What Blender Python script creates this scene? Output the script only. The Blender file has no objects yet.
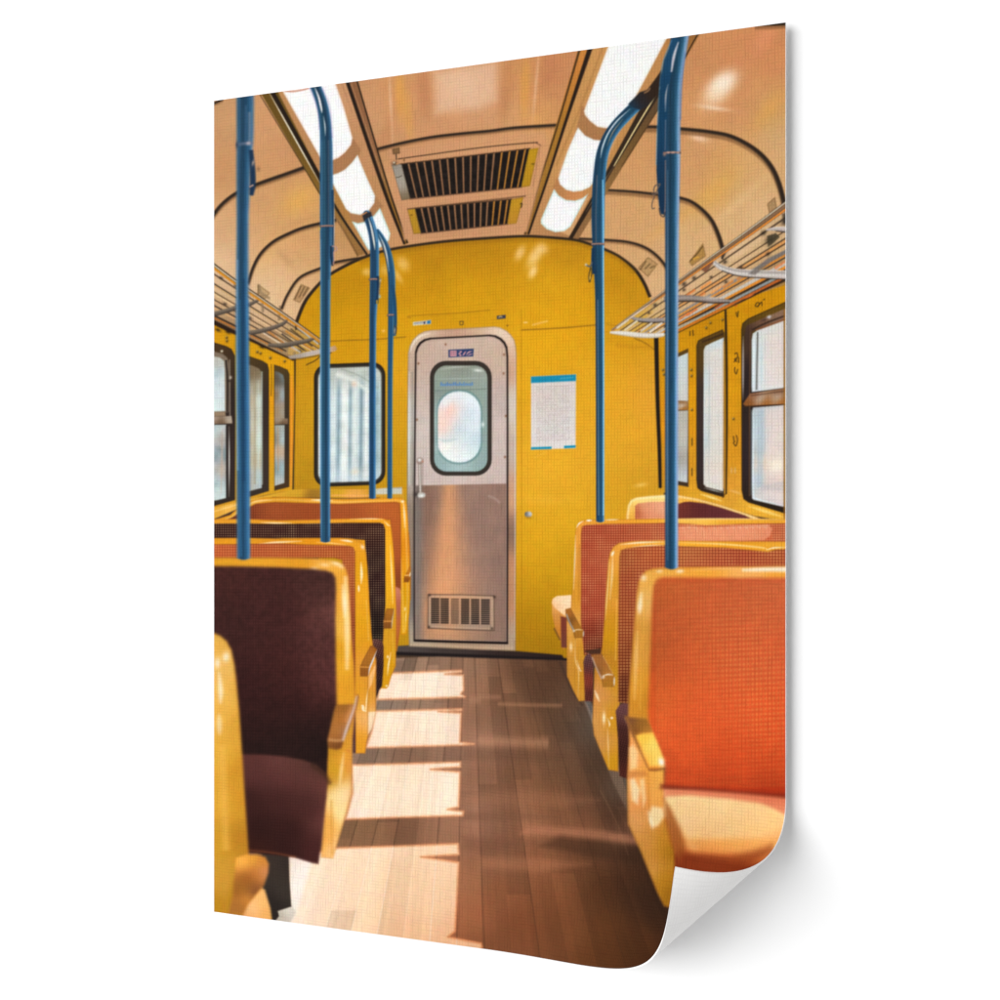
"""A canvas print with a curled corner hanging on a white wall; the printed picture shows the inside of an old railway carriage."""
import bpy, math
import numpy as np

rng = np.random.default_rng(7)

# ------------------------------------------------------------------ the print: ink coverage painted as smooth shapes
S = 2.0                                   # ink samples per picture unit
X0, Y0, X1, Y1 = 206.0, 12.0, 800.0, 1000.0
WD, HT = int((X1 - X0) * S), int((Y1 - Y0) * S)
INK = np.ones((HT, WD, 3), np.float32)
LAB = np.zeros((HT, WD), np.int16)
PARTS = []                                # name, parent index, label


def part(name, parent=None, label=None):
    PARTS.append((name, parent, label))
    return len(PARTS) - 1


def window(pts, pad):
    p = np.asarray(pts, float)
    a = max(0, int((p[:, 0].min() - pad - X0) * S)); b = min(WD, int((p[:, 0].max() + pad - X0) * S) + 2)
    c = max(0, int((p[:, 1].min() - pad - Y0) * S)); d = min(HT, int((p[:, 1].max() + pad - Y0) * S) + 2)
    if b <= a or d <= c:
        return None
    X, Y = np.meshgrid(X0 + (np.arange(a, b) + .5) / S, Y0 + (np.arange(c, d) + .5) / S)
    return (slice(c, d), slice(a, b)), X.astype(np.float32), Y.astype(np.float32)


def spline(pts, n=6, closed=False):
    p = np.asarray(pts, float)
    if len(p) < 3:
        return p
    q = np.vstack([p[-1], p, p[0], p[1]]) if closed else np.vstack([2 * p[0] - p[1], p, 2 * p[-1] - p[-2]])
    out = []
    t = np.linspace(0, 1, n, endpoint=False)[:, None]
    for i in range(len(q) - 3):
        a, b, c, d = q[i:i + 4]
        out.append(.5 * (2 * b + (c - a) * t + (2 * a - 5 * b + 4 * c - d) * t ** 2 + (3 * b - a - 3 * c + d) * t ** 3))
    r = np.vstack(out)
    return r if closed else np.vstack([r, p[-1:]])


def sdf(pts, X, Y):
    p = np.asarray(pts, np.float32)
    d2 = np.full(X.shape, 1e9, np.float32)
    ins = np.zeros(X.shape, bool)
    for i in range(len(p)):
        ax, ay = p[i]; bx, by = p[(i + 1) % len(p)]
        ex, ey = bx - ax, by - ay
        L = ex * ex + ey * ey
        if L < 1e-9:
            continue
        wx, wy = X - ax, Y - ay
        t = np.clip((wx * ex + wy * ey) / L, 0, 1)
        d2 = np.minimum(d2, (wx - t * ex) ** 2 + (wy - t * ey) ** 2)
        if ay != by:
            ins ^= ((Y < ay) != (Y < by)) & (X < ex * (Y - ay) / ey + ax)
    d = np.sqrt(d2)
    return np.where(ins, -d, d)


def colour(c, X, Y, d):
    if callable(c):
        return c(X, Y, d)
    if isinstance(c, list):               # scattered inks blended smoothly
        num = np.zeros(X.shape + (3,), np.float32); den = np.zeros(X.shape, np.float32)
        q = np.array([k[:2] for k in c], float)
        dd = np.hypot(q[:, None, 0] - q[None, :, 0], q[:, None, 1] - q[None, :, 1]) + np.eye(len(q)) * 1e6
        soft = max(6.0, (.85 * np.median(dd.min(1))) ** 2) if len(q) > 1 else 30.
        for x, y, rgb in c:
            w = 1.0 / ((X - x) ** 2 + (Y - y) ** 2 + soft) ** 1.9
            den += w
            num += w[..., None] * (np.asarray(rgb, np.float32) / 255)
        return num / den[..., None]
    return np.broadcast_to(np.asarray(c, np.float32) / 255, X.shape + (3,))


def lay(sl, a, col, part_id):
    INK[sl] = INK[sl] * (1 - a[..., None]) + col * a[..., None]
    if part_id is not None:
        LAB[sl] = np.where(a > .5, part_id, LAB[sl])


def poly(pts, col, blur=.7, id=None, sm=False, alpha=1., rims=(), tex=None):
    if sm:
        pts = spline(pts, 6, True)
    w = window(pts, blur + 2)
    if w is None:
        return
    sl, X, Y = w
    d = sdf(pts, X, Y)
    a = np.clip(.5 - d / (2 * blur), 0, 1)
    a = a * a * (3 - 2 * a) * alpha
    c = np.array(colour(col, X, Y, d), np.float32)
    for depth, width, rgb, k in rims:
        g = (np.exp(-((d + depth) / width) ** 2) * k)[..., None]
        c = c * (1 - g) + np.asarray(rgb, np.float32) / 255 * g
    if tex is not None:
        c = tex(X, Y, c)
    lay(sl, a, c, id)


def stroke(pts, wid, col, blur=.6, id=None, sm=True, alpha=1., tex=None):
    """A line of varying width; col is one ink, or a list of (t, ink) across it: t=-1 left .. 1 right going down."""
    p = np.asarray(pts, float)
    shine = id is None and np.isscalar(wid) and isinstance(col, tuple) and min(col) > 120 and sum(col) > 500 and alpha > .3
    if shine and len(p) == 2:
        p = np.array([p[0] + (p[1] - p[0]) * k for k in (0, .3, .7, 1)])
    ws = np.full(len(p), wid, float) if np.isscalar(wid) else np.asarray(wid, float)
    if shine:                             # a glint thins out towards its ends
        ws[0] *= .15; ws[-1] *= .15
    if sm and len(p) > 2:
        q = spline(np.column_stack([p, ws]), 6)
        p, ws = q[:, :2], q[:, 2]
    w = window(p, ws.max() / 2 + blur + 2)
    if w is None:
        return
    sl, X, Y = w
    best = np.full(X.shape, 1e9, np.float32); hw = np.ones(X.shape, np.float32); side = np.zeros(X.shape, np.float32)
    for i in range(len(p) - 1):
        ax, ay = p[i]; ex, ey = p[i + 1] - p[i]
        L = ex * ex + ey * ey
        if L < 1e-9:
            continue
        tr = ((X - ax) * ex + (Y - ay) * ey) / L
        if i == 0 or i == len(p) - 2:     # flat ends
            lo = -.02 if i == 0 else 0.; hi = 1.02 if i == len(p) - 2 else 1.
            out = np.maximum(np.maximum(lo - tr, tr - hi), 0) * 60
        else:
            out = 0.
        t = np.clip(tr, 0, 1)
        dx, dy = X - ax - t * ex, Y - ay - t * ey
        dd = np.sqrt(dx * dx + dy * dy) + out
        m = dd < best
        best = np.where(m, dd, best)
        hw = np.where(m, (ws[i] + (ws[i + 1] - ws[i]) * t) / 2, hw)
        cr = -(ex * (Y - ay) - ey * (X - ax)) / math.sqrt(L)
        side = np.where(m, cr, side)
    a = np.clip(.5 - (best - hw) / (2 * blur), 0, 1)
    a = a * a * (3 - 2 * a) * alpha
    if isinstance(col, list) and len(col[0]) == 2:
        t = np.clip(side / np.maximum(hw, .1), -1.2, 1.2)
        ts = [k for k, _ in col]; cs = np.array([v for _, v in col], float) / 255
        c = np.stack([np.interp(t, ts, cs[:, j]) for j in range(3)], -1).astype(np.float32)
    else:
        c = np.array(colour(col, X, Y, best), np.float32)
    if tex is not None:
        c = tex(X, Y, c)
    lay(sl, a, c, id)


def glow(x, y, rx, ry, rot, rgb, k, power=1.0):
    r = max(rx, ry) * 2.6
    w = window([(x - r, y - r), (x + r, y + r)], 1)
    if w is None:
        return
    sl, X, Y = w
    c, s = math.cos(math.radians(rot)), math.sin(math.radians(rot))
    u = ((X - x) * c + (Y - y) * s) / rx; v = (-(X - x) * s + (Y - y) * c) / ry
    a = np.exp(-(u * u + v * v) ** power) * k
    lay(sl, a.astype(np.float32), np.asarray(rgb, np.float32) / 255, None)


def noise(X, Y, f, seed):
    """smooth value noise, about -1..1"""
    r = np.random.default_rng(seed).uniform(-1, 1, (64, 64)).astype(np.float32)
    x, y = X * f, Y * f
    xi, yi = np.floor(x).astype(int), np.floor(y).astype(int)
    fx, fy = x - xi, y - yi
    fx = fx * fx * (3 - 2 * fx); fy = fy * fy * (3 - 2 * fy)
    g = lambda a, b: r[(yi + b) % 64, (xi + a) % 64]
    return (g(0, 0) * (1 - fx) + g(1, 0) * fx) * (1 - fy) + (g(0, 1) * (1 - fx) + g(1, 1) * fx) * fy


def mottle(k, f=.08, seed=1):
    return lambda X, Y, c: c * (1 + k * (noise(X, Y, f, seed) + .5 * noise(X, Y, f * 2.3, seed + 1)))[..., None]


def weave(p, rgb, k, q=None, skew=0., cut=.35):
    """dotted upholstery: a grid of pale flecks"""
    q = q or p
    def f(X, Y, c):
        g = np.cos(2 * np.pi * (X + skew * Y) / p) * .5 + .5
        h = np.cos(2 * np.pi * (Y - skew * X) / q) * .5 + .5
        m = np.clip((g * h - cut) / (1 - cut), 0, 1) * k * (1 + .35 * noise(X, Y, .13, 5))
        dk = (1 - g) * (1 - h) * k * .35
        c = c * (1 - dk[..., None])
        m = m[..., None]
        return c * (1 - m) + np.asarray(rgb, np.float32) / 255 * m
    return f


def blurred(A, sigma):
    k = np.arange(-int(3 * sigma + 1), int(3 * sigma + 1) + 1); g = np.exp(-k ** 2 / (2 * sigma ** 2)); g = (g / g.sum()).astype(np.float32)
    r = len(k) // 2
    B = np.pad(A, ((r, r), (0, 0), (0, 0)), 'edge'); B = sum(g[i] * B[i:i + A.shape[0]] for i in range(len(k)))
    B = np.pad(B, ((0, 0), (r, r), (0, 0)), 'edge'); return sum(g[i] * B[:, i:i + A.shape[1]] for i in range(len(k)))


# what lies behind everything else
INK[:] = np.array((92, 66, 46), np.float32) / 255

VX, VY = 463.0, 438.5                     # where the long lines of the carriage meet
def to_v(x, y, xe):
    return (xe, y + (VY - y) * (xe - x) / (VX - x))

# ------------------------------------------------------------------ ceiling
p_ceil = part('ceiling', None, 'curved tan carriage ceiling')
poly([(200, 8), (806, 8), (806, 330), (200, 330)], [
    (218, 115, (196, 148, 104)), (225, 170, (197, 145, 98)), (275, 130, (203, 149, 104)), (290, 160, (198, 143, 98)),
    (225, 230, (206, 160, 116)), (262, 195, (202, 152, 104)), (296, 202, (212, 160, 92)), (275, 225, (205, 154, 104)),
    (222, 262, (214, 176, 138)), (270, 250, (208, 162, 114)), (275, 275, (216, 178, 134)), (300, 245, (204, 152, 98)),
    (310, 262, (208, 160, 108)), (262, 300, (222, 188, 150)), (295, 292, (212, 172, 128)), (225, 295, (218, 180, 140)),
    (340, 230, (186, 138, 88)), (350, 90, (192, 140, 98)), (375, 110, (202, 150, 108)), (372, 150, (196, 144, 100)),
    (400, 95, (206, 146, 92)), (430, 95, (202, 144, 102)), (440, 120, (204, 148, 104)), (500, 130, (206, 152, 106)),
    (480, 90, (206, 154, 116)), (530, 70, (206, 148, 90)), (548, 70, (198, 134, 92)), (560, 90, (200, 138, 94)),
    (545, 110, (208, 152, 92)), (390, 200, (200, 148, 104)), (470, 205, (204, 150, 108)), (540, 170, (206, 152, 106)),
    (615, 230, (206, 158, 108)), (640, 150, (204, 150, 98)), (640, 215, (208, 158, 104)), (640, 255, (208, 162, 112)),
    (700, 150, (206, 150, 104)), (695, 60, (200, 140, 92)), (700, 110, (208, 148, 96)), (745, 50, (208, 140, 92)),
    (770, 60, (206, 138, 90)), (745, 110, (204, 142, 96)), (770, 115, (208, 160, 96)), (778, 140, (208, 166, 118)),
    (690, 175, (208, 152, 102)), (720, 170, (212, 160, 92)), (715, 195, (214, 164, 92)), (745, 180, (212, 166, 112)),
    (760, 210, (216, 176, 130)), (735, 225, (214, 174, 126)), (695, 235, (208, 164, 112)), (690, 260, (214, 172, 126)),
    (700, 245, (216, 174, 120)), (655, 290, (212, 170, 124))],
    id=p_ceil, tex=mottle(.012, .05, 3))
glow(400, 95, 5, 26, -2, (222, 160, 76), .62, 1.5)
glow(408, 115, 5, 26, -4, (216, 158, 80), .5, 1.5)
glow(391, 108, 1.5, 34, -3, (224, 182, 146), .7)
glow(388, 130, 6, 26, 20, (190, 128, 84), .35)
glow(424, 88, 7, 30, -4, (186, 124, 84), .45, 1.5)
poly([(434, 72), (496, 62), (497, 100), (478, 109), (436, 113)], (222, 180, 146), 7, alpha=.75)
glow(462, 84, 18, 18, 0, (228, 190, 160), .35)
glow(506, 92, 7, 34, 6, (190, 128, 82), .5, 1.4)
glow(525, 88, 5, 30, 2, (218, 156, 76), .6, 1.5)
glow(536, 85, 1.6, 40, 5, (224, 176, 136), .7)
glow(550, 72, 9, 20, 12, (192, 122, 84), .5)
glow(535, 120, 9, 8, 0, (216, 158, 92), .5)
glow(722, 84, 17, 10, -38, (255, 240, 220), .85, 1.3)
glow(716, 96, 16, 9, -38, (246, 220, 188), .6)
glow(714, 108, 15, 2.4, 8, (248, 224, 196), .55)
glow(765, 38, 18, 9, -60, (232, 148, 108), .5)
glow(770, 108, 8, 26, 38, (218, 162, 84), .5)
glow(699, 138, 9, 3.4, 15, (240, 204, 170), .75)
glow(716, 190, 30, 9, -42, (220, 166, 84), .55)
glow(735, 205, 36, 5, -42, (226, 186, 138), .4)
glow(672, 222, 30, 6, -35, (216, 162, 84), .4)
glow(300, 200, 20, 10, -30, (220, 166, 84), .6)
glow(270, 250, 10, 20, 30, (222, 172, 104), .4)
glow(285, 258, 4, 14, -40, (188, 142, 98), .5)
glow(300, 222, 26, 3, -25, (196, 146, 96), .5)

# ribs of the vault
def rib(pts, w, blur=.7):
    i = part('ceiling_rib', p_ceil)
    m = w if np.isscalar(w) else max(w)
    stroke([(x, y + m * .55) for x, y in pts], m * .9, (120, 82, 50), 1.5, alpha=.55)
    stroke(pts, w * .9 if np.isscalar(w) else [k * .9 for k in w], [(-1, (88, 66, 46)), (-.3, (58, 44, 34)), (.5, (50, 38, 30)), (1, (66, 48, 34))], blur + .2, i)
rib([(205, 228), (214.5, 213.5), (223.5, 203), (237, 193), (258, 184), (285, 174.5), (306, 167)], 4.0, .8)
rib([(376, 149.5), (400, 143.5), (430, 137.5), (460, 133.8), (490, 131), (515, 127.8), (558, 125)], 3.2)
rib([(624, 126.5), (641, 127), (656, 127), (681.5, 129), (710, 132), (732.5, 137), (755, 149.5), (770, 165), (779, 184), (786, 212)], [2.4, 3.2, 3.6, 4, 4.2, 4.6, 5, 5.4, 5.6, 5.6], .8)
rib([(248, 284), (253.5, 267), (261, 253.5), (273, 242), (288, 234), (306, 227), (336, 220)], 3.4)
rib([(605, 190), (630, 191.5), (653, 194), (680, 198), (695, 204), (710, 218), (718, 234), (723, 250)], [2.6, 2.8, 3, 3.4, 3.8, 4.2, 4.6, 4.6])
rib([(205, 106), (216, 102.5), (223, 99)], 2.6, .6)
rib([(755, 25), (770, 24.6), (792, 23.4)], [1, 3, 4.6], .6)
rib([(281.5, 309), (288, 294), (300, 277.5), (321, 268), (334.5, 262.5), (364, 257.5)], 2.8)
rib([(572, 238.3), (605, 240), (627.5, 242), (644, 247), (656, 255), (665, 265.5), (672, 280)], [2.4, 2.6, 2.8, 3, 3, 3, 3])
# small vents and brackets on the vault
for pts, c in (([(258, 284), (270, 293), (264, 300), (257, 294)], (184, 148, 104)), ([(293, 300), (301, 284), (310, 288), (300, 303)], (176, 134, 90)),
               ([(638, 268), (648, 257), (658, 264), (648, 277)], (180, 140, 92)), ([(689, 262), (703, 243), (706, 256), (692, 266)], (170, 126, 62)),
               ([(767, 204), (775, 197), (777, 208), (769, 213)], (164, 128, 88))):
    i = part('ceiling_plate', p_ceil)
    poly(pts, c, .8, i, alpha=.85, rims=[(0, .9, (116, 84, 48), .8)])
for k in range(3):
    stroke([(295 + k * 4, 299 - k * 1.5), (301 + k * 3.6, 286 + k * .6)], 1.3, (110, 80, 50), .7, alpha=.8)
    stroke([(640 + k * 5, 270 - k * 1), (646 + k * 4.4, 261 + k * 2.4)], 1.5, (116, 88, 54), .8, alpha=.8)
stroke([(690, 261), (697, 254), (703, 246)], 1, (100, 74, 36), .6); stroke([(693, 259), (699, 257)], 1.4, (214, 160, 60), .6)

# ------------------------------------------------------------------ lamp troughs
BR = (58, 42, 30)
# left: outer moulding, white bead, dark groove, tan strip, lamps, tan strip, groove, brown strip
p_tr = part('lamp_trough', None, 'brown lamp trough left of the vents')
poly([(259, 90), (278, 88), (322, 176), (366, 254), (357, 256), (340, 222), (318, 192)], [(265, 96, (112, 84, 34)), (290, 140, (116, 88, 36)), (318, 185, (134, 98, 40)), (345, 232, (164, 120, 66)), (360, 250, (150, 108, 62))], .8, p_tr)
poly([(276, 88), (350, 78), (406, 243), (404, 246), (366, 256), (340, 215), (322, 178)], [(282, 100, (186, 136, 88)), (310, 150, (182, 134, 88)), (345, 100, (196, 146, 106)), (365, 160, (192, 142, 100)), (345, 162, (184, 132, 90)), (350, 217, (176, 126, 72)), (395, 235, (196, 146, 100)), (385, 210, (192, 140, 98)), (340, 205, (168, 122, 60))], .8, p_tr)
stroke([(272, 92), (321, 180)], [4.6, 4.4], [(-1, (62, 44, 28)), (1, (40, 30, 24))], .6)
stroke([(320, 180), (341, 216), (367, 254.5)], [3.4, 2.4, 2.2], (52, 42, 32), .6)
stroke([(268.3, 91), (319.8, 183)], 1.0, (255, 246, 226), .5)
stroke([(259.5, 94), (321, 196)], .8, (60, 46, 24), .5, alpha=.8)
stroke([(321, 196), (341, 226), (358, 256)], 1.6, (120, 86, 50), 1, alpha=.8)
stroke([(284, 92), (318, 154)], 1.2, (150, 104, 66), 1, alpha=.7)
# right of the left lamps
poly([(346.5, 80), (357.5, 80), (389.5, 190), (408, 243), (404, 245), (383, 190)], [(352, 90, (146, 100, 66)), (370, 140, (150, 104, 72)), (383, 180, (150, 108, 66)), (395, 210, (160, 112, 44)), (404, 240, (150, 104, 40))], .6, p_tr)
stroke([(347, 81), (383, 187), (404.5, 244)], [3.6, 3.4, 2.4], (52, 38, 28), .6)
stroke([(356.8, 80), (389, 189), (407.5, 243)], [1.4, 1.6, 1.8], (56, 42, 28), .5)
stroke([(351.2, 84), (384, 181)], .8, (190, 140, 100), .6, alpha=.7)
stroke([(342, 84), (352, 112)], 1, (160, 116, 84), 1.5, alpha=.5)

p_tr2 = part('lamp_trough', None, 'brown lamp trough right of the vents')
poly([(581, 44), (612, 40), (560, 166), (546, 226), (570, 236), (604, 168), (664, 34), (702, 30), (660, 105), (572, 240), (524, 235), (549, 150)],
     [(598, 60, (200, 148, 88)), (575, 110, (198, 146, 88)), (556, 160, (202, 150, 92)), (540, 215, (196, 144, 94)), (660, 60, (196, 142, 84)), (640, 95, (190, 138, 88)), (594, 205, (180, 124, 66)), (565, 236, (170, 122, 84)), (620, 145, (190, 138, 80)), (697, 38, (150, 100, 50))], .8, p_tr2)
poly([(579, 46), (590, 44), (556, 150), (529, 234), (524, 234), (540, 180)], [(584, 52, (208, 134, 66)), (575, 85, (196, 128, 56)), (558, 125, (168, 118, 46)), (545, 170, (168, 120, 50)), (530, 220, (150, 104, 46))], .6, p_tr2)
stroke([(580, 48), (557, 127), (540, 180), (525, 234)], [2.2, 1.6, 1.8, 2], [(-1, (70, 50, 30)), (0, (110, 76, 40)), (1, (54, 40, 26))], .5)
stroke([(591, 46), (567, 118), (547, 180), (528.5, 234)], [5, 3.2, 2.4, 2.2], [(-1, (60, 44, 30)), (.3, (50, 36, 28)), (1, (100, 72, 48))], .6)
stroke([(603, 46), (581, 106), (556, 166)], 1.6, (176, 128, 74), 1.2, alpha=.8)

p_lampmetal = part('lamp_joint', p_tr, None)
p_lampmetal2 = part('lamp_joint', p_tr2, None)
poly([(318, 152), (353, 138), (361, 150), (354, 170), (336, 177), (322, 172)], (170, 120, 80), .8, p_lampmetal)
poly([(345, 204), (375, 195), (383, 206), (376, 224), (354, 226)], (172, 122, 80), .8, p_lampmetal)
poly([(582, 106), (610, 126), (612, 140), (590, 142), (576, 130)], (172, 120, 76), .8, p_lampmetal2)
poly([(558, 176), (596, 176), (592, 196), (570, 204), (552, 190)], [(560, 190, (178, 124, 76)), (575, 196, (208, 140, 84)), (590, 188, (186, 132, 80))], .8, p_lampmetal2)

def lamp(parent, pts, edge=(206, 214, 206), rim=.5):
    i = part('ceiling_light', parent)
    poly(pts, (247, 247, 245), .8, i, rims=[(.2, 1.3, edge, rim)])
lamp(p_tr, [(282.5, 91), (335, 82), (344, 108), (352.5, 138), (351, 145), (345, 152.5), (339, 157.5), (331, 161), (322, 161), (317.8, 153.5)], (228, 196, 176))
lamp(p_tr, [(330, 175.5), (338, 173.2), (345, 169.5), (352, 162.5), (357.5, 155), (366, 176), (375, 196), (374.3, 203), (368.5, 211), (360, 214.8), (351, 213.2), (346, 209), (332, 182)])
lamp(p_tr, [(352, 221.5), (358, 223.3), (366, 221.3), (374, 215.5), (380, 208), (390.3, 233.5), (389, 240), (383, 246), (374, 250.5), (368.3, 250)], (180, 214, 204), .8)
lamp(p_tr2, [(609, 44), (668, 36), (633.5, 101), (616, 127), (606, 128.2), (597.5, 126.8), (590, 121), (585, 115), (584, 111)], (226, 206, 182))
lamp(p_tr2, [(578, 127.5), (585, 135.6), (594, 139.8), (608, 141), (604, 156), (597, 177), (590, 187), (582, 190.7), (573.5, 191.7), (566, 189.7), (560, 184.5), (558.3, 178.5), (568, 150)])
lamp(p_tr2, [(554, 189), (558.5, 195.5), (566, 200), (575, 200.7), (582.5, 198.2), (588, 194), (579, 211), (570.5, 226.5), (564.5, 231), (555.5, 232.2), (546.5, 229), (541, 223.5), (541, 219.5)], (190, 220, 212), .8)
stroke([(283, 90.5), (292, 91.5), (302, 90), (309, 88)], 1.6, (196, 140, 116), .8)

# dark moulding outside the right lamps
poly([(661, 70), (664, 92), (614, 170), (572, 240), (568, 239), (606, 172)], [(655, 88, (64, 48, 36)), (630, 130, (66, 50, 36)), (606, 172, (64, 48, 34)), (572, 236, (60, 44, 30))], .7, p_tr2)
poly([(664, 88), (662, 104), (622, 168), (578, 240), (572, 240), (614, 168)], [(655, 100, (104, 78, 56)), (630, 142, (122, 90, 48)), (605, 184, (150, 112, 66)), (576, 238, (150, 110, 70))], .7, p_tr2)
stroke([(661, 86.5), (637, 126), (614, 166)], [1.2, 1.2, .9], (250, 226, 160), .5)
stroke([(614, 166), (600, 188), (586, 212)], .8, (210, 176, 130), .5, alpha=.6)
stroke([(659, 108), (622, 166)], .8, (90, 60, 34), .6, alpha=.8)
stroke([(699, 32), (690, 48), (684, 60)], 1, (50, 36, 26), .5)

# ------------------------------------------------------------------ air vents
poly([(389, 150), (545, 131), (548, 150), (527, 232), (404, 240)], [(470, 145, (206, 152, 108)), (400, 160, (200, 146, 104)), (540, 150, (208, 152, 104)), (460, 195, (202, 148, 108)), (460, 232, (194, 142, 100)), (525, 200, (204, 150, 106))], 2, p_ceil)
stroke([(398, 159), (430, 154.5), (470, 149), (505, 145), (538, 142.3)], .9, (74, 52, 36), .5)
stroke([(536, 143), (541, 145.5)], .8, (120, 84, 60), .5)
stroke([(540, 147), (533, 186)], 1.2, (170, 122, 86), 1, alpha=.7)
def vent(TL, TR, BR_, BL, n, left, right, top_k, leftink, rightink):
    v = part('air_vent', p_ceil)
    TL, TR, BR_, BL = map(np.array, (TL, TR, BR_, BL))
    poly([TL, TR, BR_, BL], (34, 27, 24), .6, v, tex=mottle(.25, .35, 11))
    for k in range(1, n + 1):
        a = k / (n + .6)
        s = TL + (TR - TL) * a; e = BL + (BR_ - BL) * a
        c = (172, 122, 84) if a < .78 else (206, 138, 58)
        stroke([s, e], [1.9, 1.5], [(-1, tuple(int(q * .6) for q in c)), (-.1, c), (1, tuple(int(q * .8) for q in c))], .5)
    i = part('end_plate', v)
    poly(left, leftink, .6, i, rims=[(0, .8, (96, 74, 50), .5)])
    i = part('end_plate', v)
    poly(right, rightink, .6, i, rims=[(0, .8, (110, 80, 30), .4)])
    stroke([TL, TR], 1.0, (90, 62, 42), .5); stroke([BL, BR_], 1.2, (120, 84, 60), .6, alpha=.8)
vent((400.5, 164), (530, 148.5), (521.5, 187.3), (410, 199), 16, [(391.5, 164.8), (401.5, 163.6), (410.5, 199), (401.5, 200.4)],
     [(529, 149.2), (538.5, 147.8), (530, 186), (521, 187.5)], 1, [(396, 168, (150, 142, 128)), (401, 185, (168, 160, 148)), (405, 198, (120, 98, 70))], [(534, 160, (188, 142, 28)), (527, 184, (180, 132, 30))])
vent((414.5, 208.2), (511.5, 199.2), (507.5, 224.2), (421, 233.6), 14, [(407.3, 209.5), (415, 208), (421, 233.4), (413.5, 234.2)],
     [(511, 199.3), (523.5, 197), (516.5, 223.4), (507, 224.6)], 1, [(412, 215, (186, 140, 38)), (417, 230, (176, 130, 34))], [(516, 205, (190, 140, 32)), (512, 220, (184, 132, 40))])
stroke([(407, 209), (440, 205.5), (480, 201), (526, 196)], 1.0, (110, 78, 54), .6)
stroke([(404, 161.5), (404, 158)], 2, (150, 108, 70), .8)
poly([(392, 149), (399.5, 147.5), (400, 153.5), (393, 154.5)], (138, 102, 66), .7, rims=[(0, .8, (96, 68, 44), .7)])
stroke([(396, 154), (396.5, 160)], 1.2, (96, 74, 54), .5); glow(394.6, 163.4, 3, 2.2, 0, (92, 72, 54), .9); glow(394, 162.6, 1, .9, 0, (240, 226, 200), .9); glow(397, 163.8, .9, .8, 0, (214, 150, 90), .9)
stroke([(396, 177.5), (399, 177), (402, 175.4)], .8, (90, 80, 70), .5)
glow(533, 164, 1.6, .8, 0, (80, 60, 20), .8); glow(411.5, 215, 1, 1, 0, (100, 70, 20), .7)
stroke([(520, 204), (522, 203.5), (521, 208)], 1, (74, 54, 24), .5)

# ------------------------------------------------------------------ end wall
p_wall = part('end_wall', None, 'yellow end wall of the carriage')
arch = [(293, 330), (298, 318), (306, 300), (319.5, 283.5), (330, 274.5), (345, 266), (360, 259), (380, 252), (404.5, 247), (445, 241.5), (490, 238), (524, 236.3), (550, 237.5), (575, 240), (590, 244.2), (605, 249.5), (620, 257), (635, 269.5), (644, 283), (650, 297), (655, 320), (658, 345)]
def wallink(X, Y, d):
    return colour([(430, 250, (182, 132, 22)), (480, 246, (184, 134, 20)), (560, 250, (190, 140, 24)), (340, 285, (186, 138, 14)), (325, 310, (198, 148, 10)), (380, 290, (196, 144, 14)), (430, 280, (196, 146, 16)), (470, 300, (210, 160, 18)), (550, 290, (214, 164, 24)),
        (620, 275, (192, 140, 20)), (640, 300, (196, 146, 26)), (350, 325, (204, 154, 12)), (400, 330, (212, 162, 18)), (540, 340, (220, 168, 22)), (580, 310, (216, 164, 20)), (620, 330, (208, 156, 24)), (310, 350, (196, 148, 20)), (304, 420, (198, 152, 26)),
        (305, 470, (190, 148, 24)), (300, 488, (178, 136, 26)), (350, 350, (206, 154, 16)), (395, 370, (214, 164, 30)), (400, 420, (208, 160, 28)), (400, 470, (196, 152, 20)), (350, 492, (186, 142, 24)), (395, 488, (198, 152, 22)), (520, 380, (222, 172, 30)),
        (590, 380, (224, 172, 32)), (520, 450, (224, 172, 40)), (550, 480, (228, 176, 44)), (590, 460, (226, 174, 42)), (620, 400, (220, 166, 36)), (645, 400, (220, 162, 52)), (635, 450, (222, 168, 42)), (650, 480, (204, 156, 38)), (610, 490, (214, 166, 34)),
        (560, 520, (220, 172, 34)), (530, 540, (216, 166, 28)), (565, 560, (206, 162, 24)), (540, 590, (204, 154, 22)), (555, 610, (184, 142, 14)), (530, 625, (186, 138, 16)), (545, 645, (168, 126, 12)), (530, 652, (164, 122, 14))], X, Y, d)
poly(arch + [(664, 500), (664, 660), (560, 660), (400, 655), (286, 520), (286, 480), (286, 360)], wallink, .8, p_wall, tex=mottle(.014, .06, 9))
i_trim = part('arch_trim', p_wall)
stroke([(296, 326)] + arch[1:20], [3.4] * 3 + [3] * 4 + [2.8] * 6 + [2.8] * 4 + [3.4] * 3, [(-1, (62, 46, 30)), (0, (50, 38, 28)), (1, (70, 50, 30))], .7, i_trim)
stroke([(x, y + 3.2) for x, y in arch[6:18]], 4, (150, 104, 18), 2.2, alpha=.35)
for x, y, a, b, r, k in ((520, 253, 4.5, 8, 28, .55), (535, 256, 6, 13, 30, .6), (543, 249, 6, 5, 20, .4), (533, 272, 4, 7, 25, .65), (403, 264, 6, 8, -35, .42), (398, 276, 3, 8, -30, .4), (367, 272, 5, 4, 0, .42), (385, 270, 5, 6, 0, .3)):
    glow(x, y, a, b, r, (250, 222, 168), k, 1.3)
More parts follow.
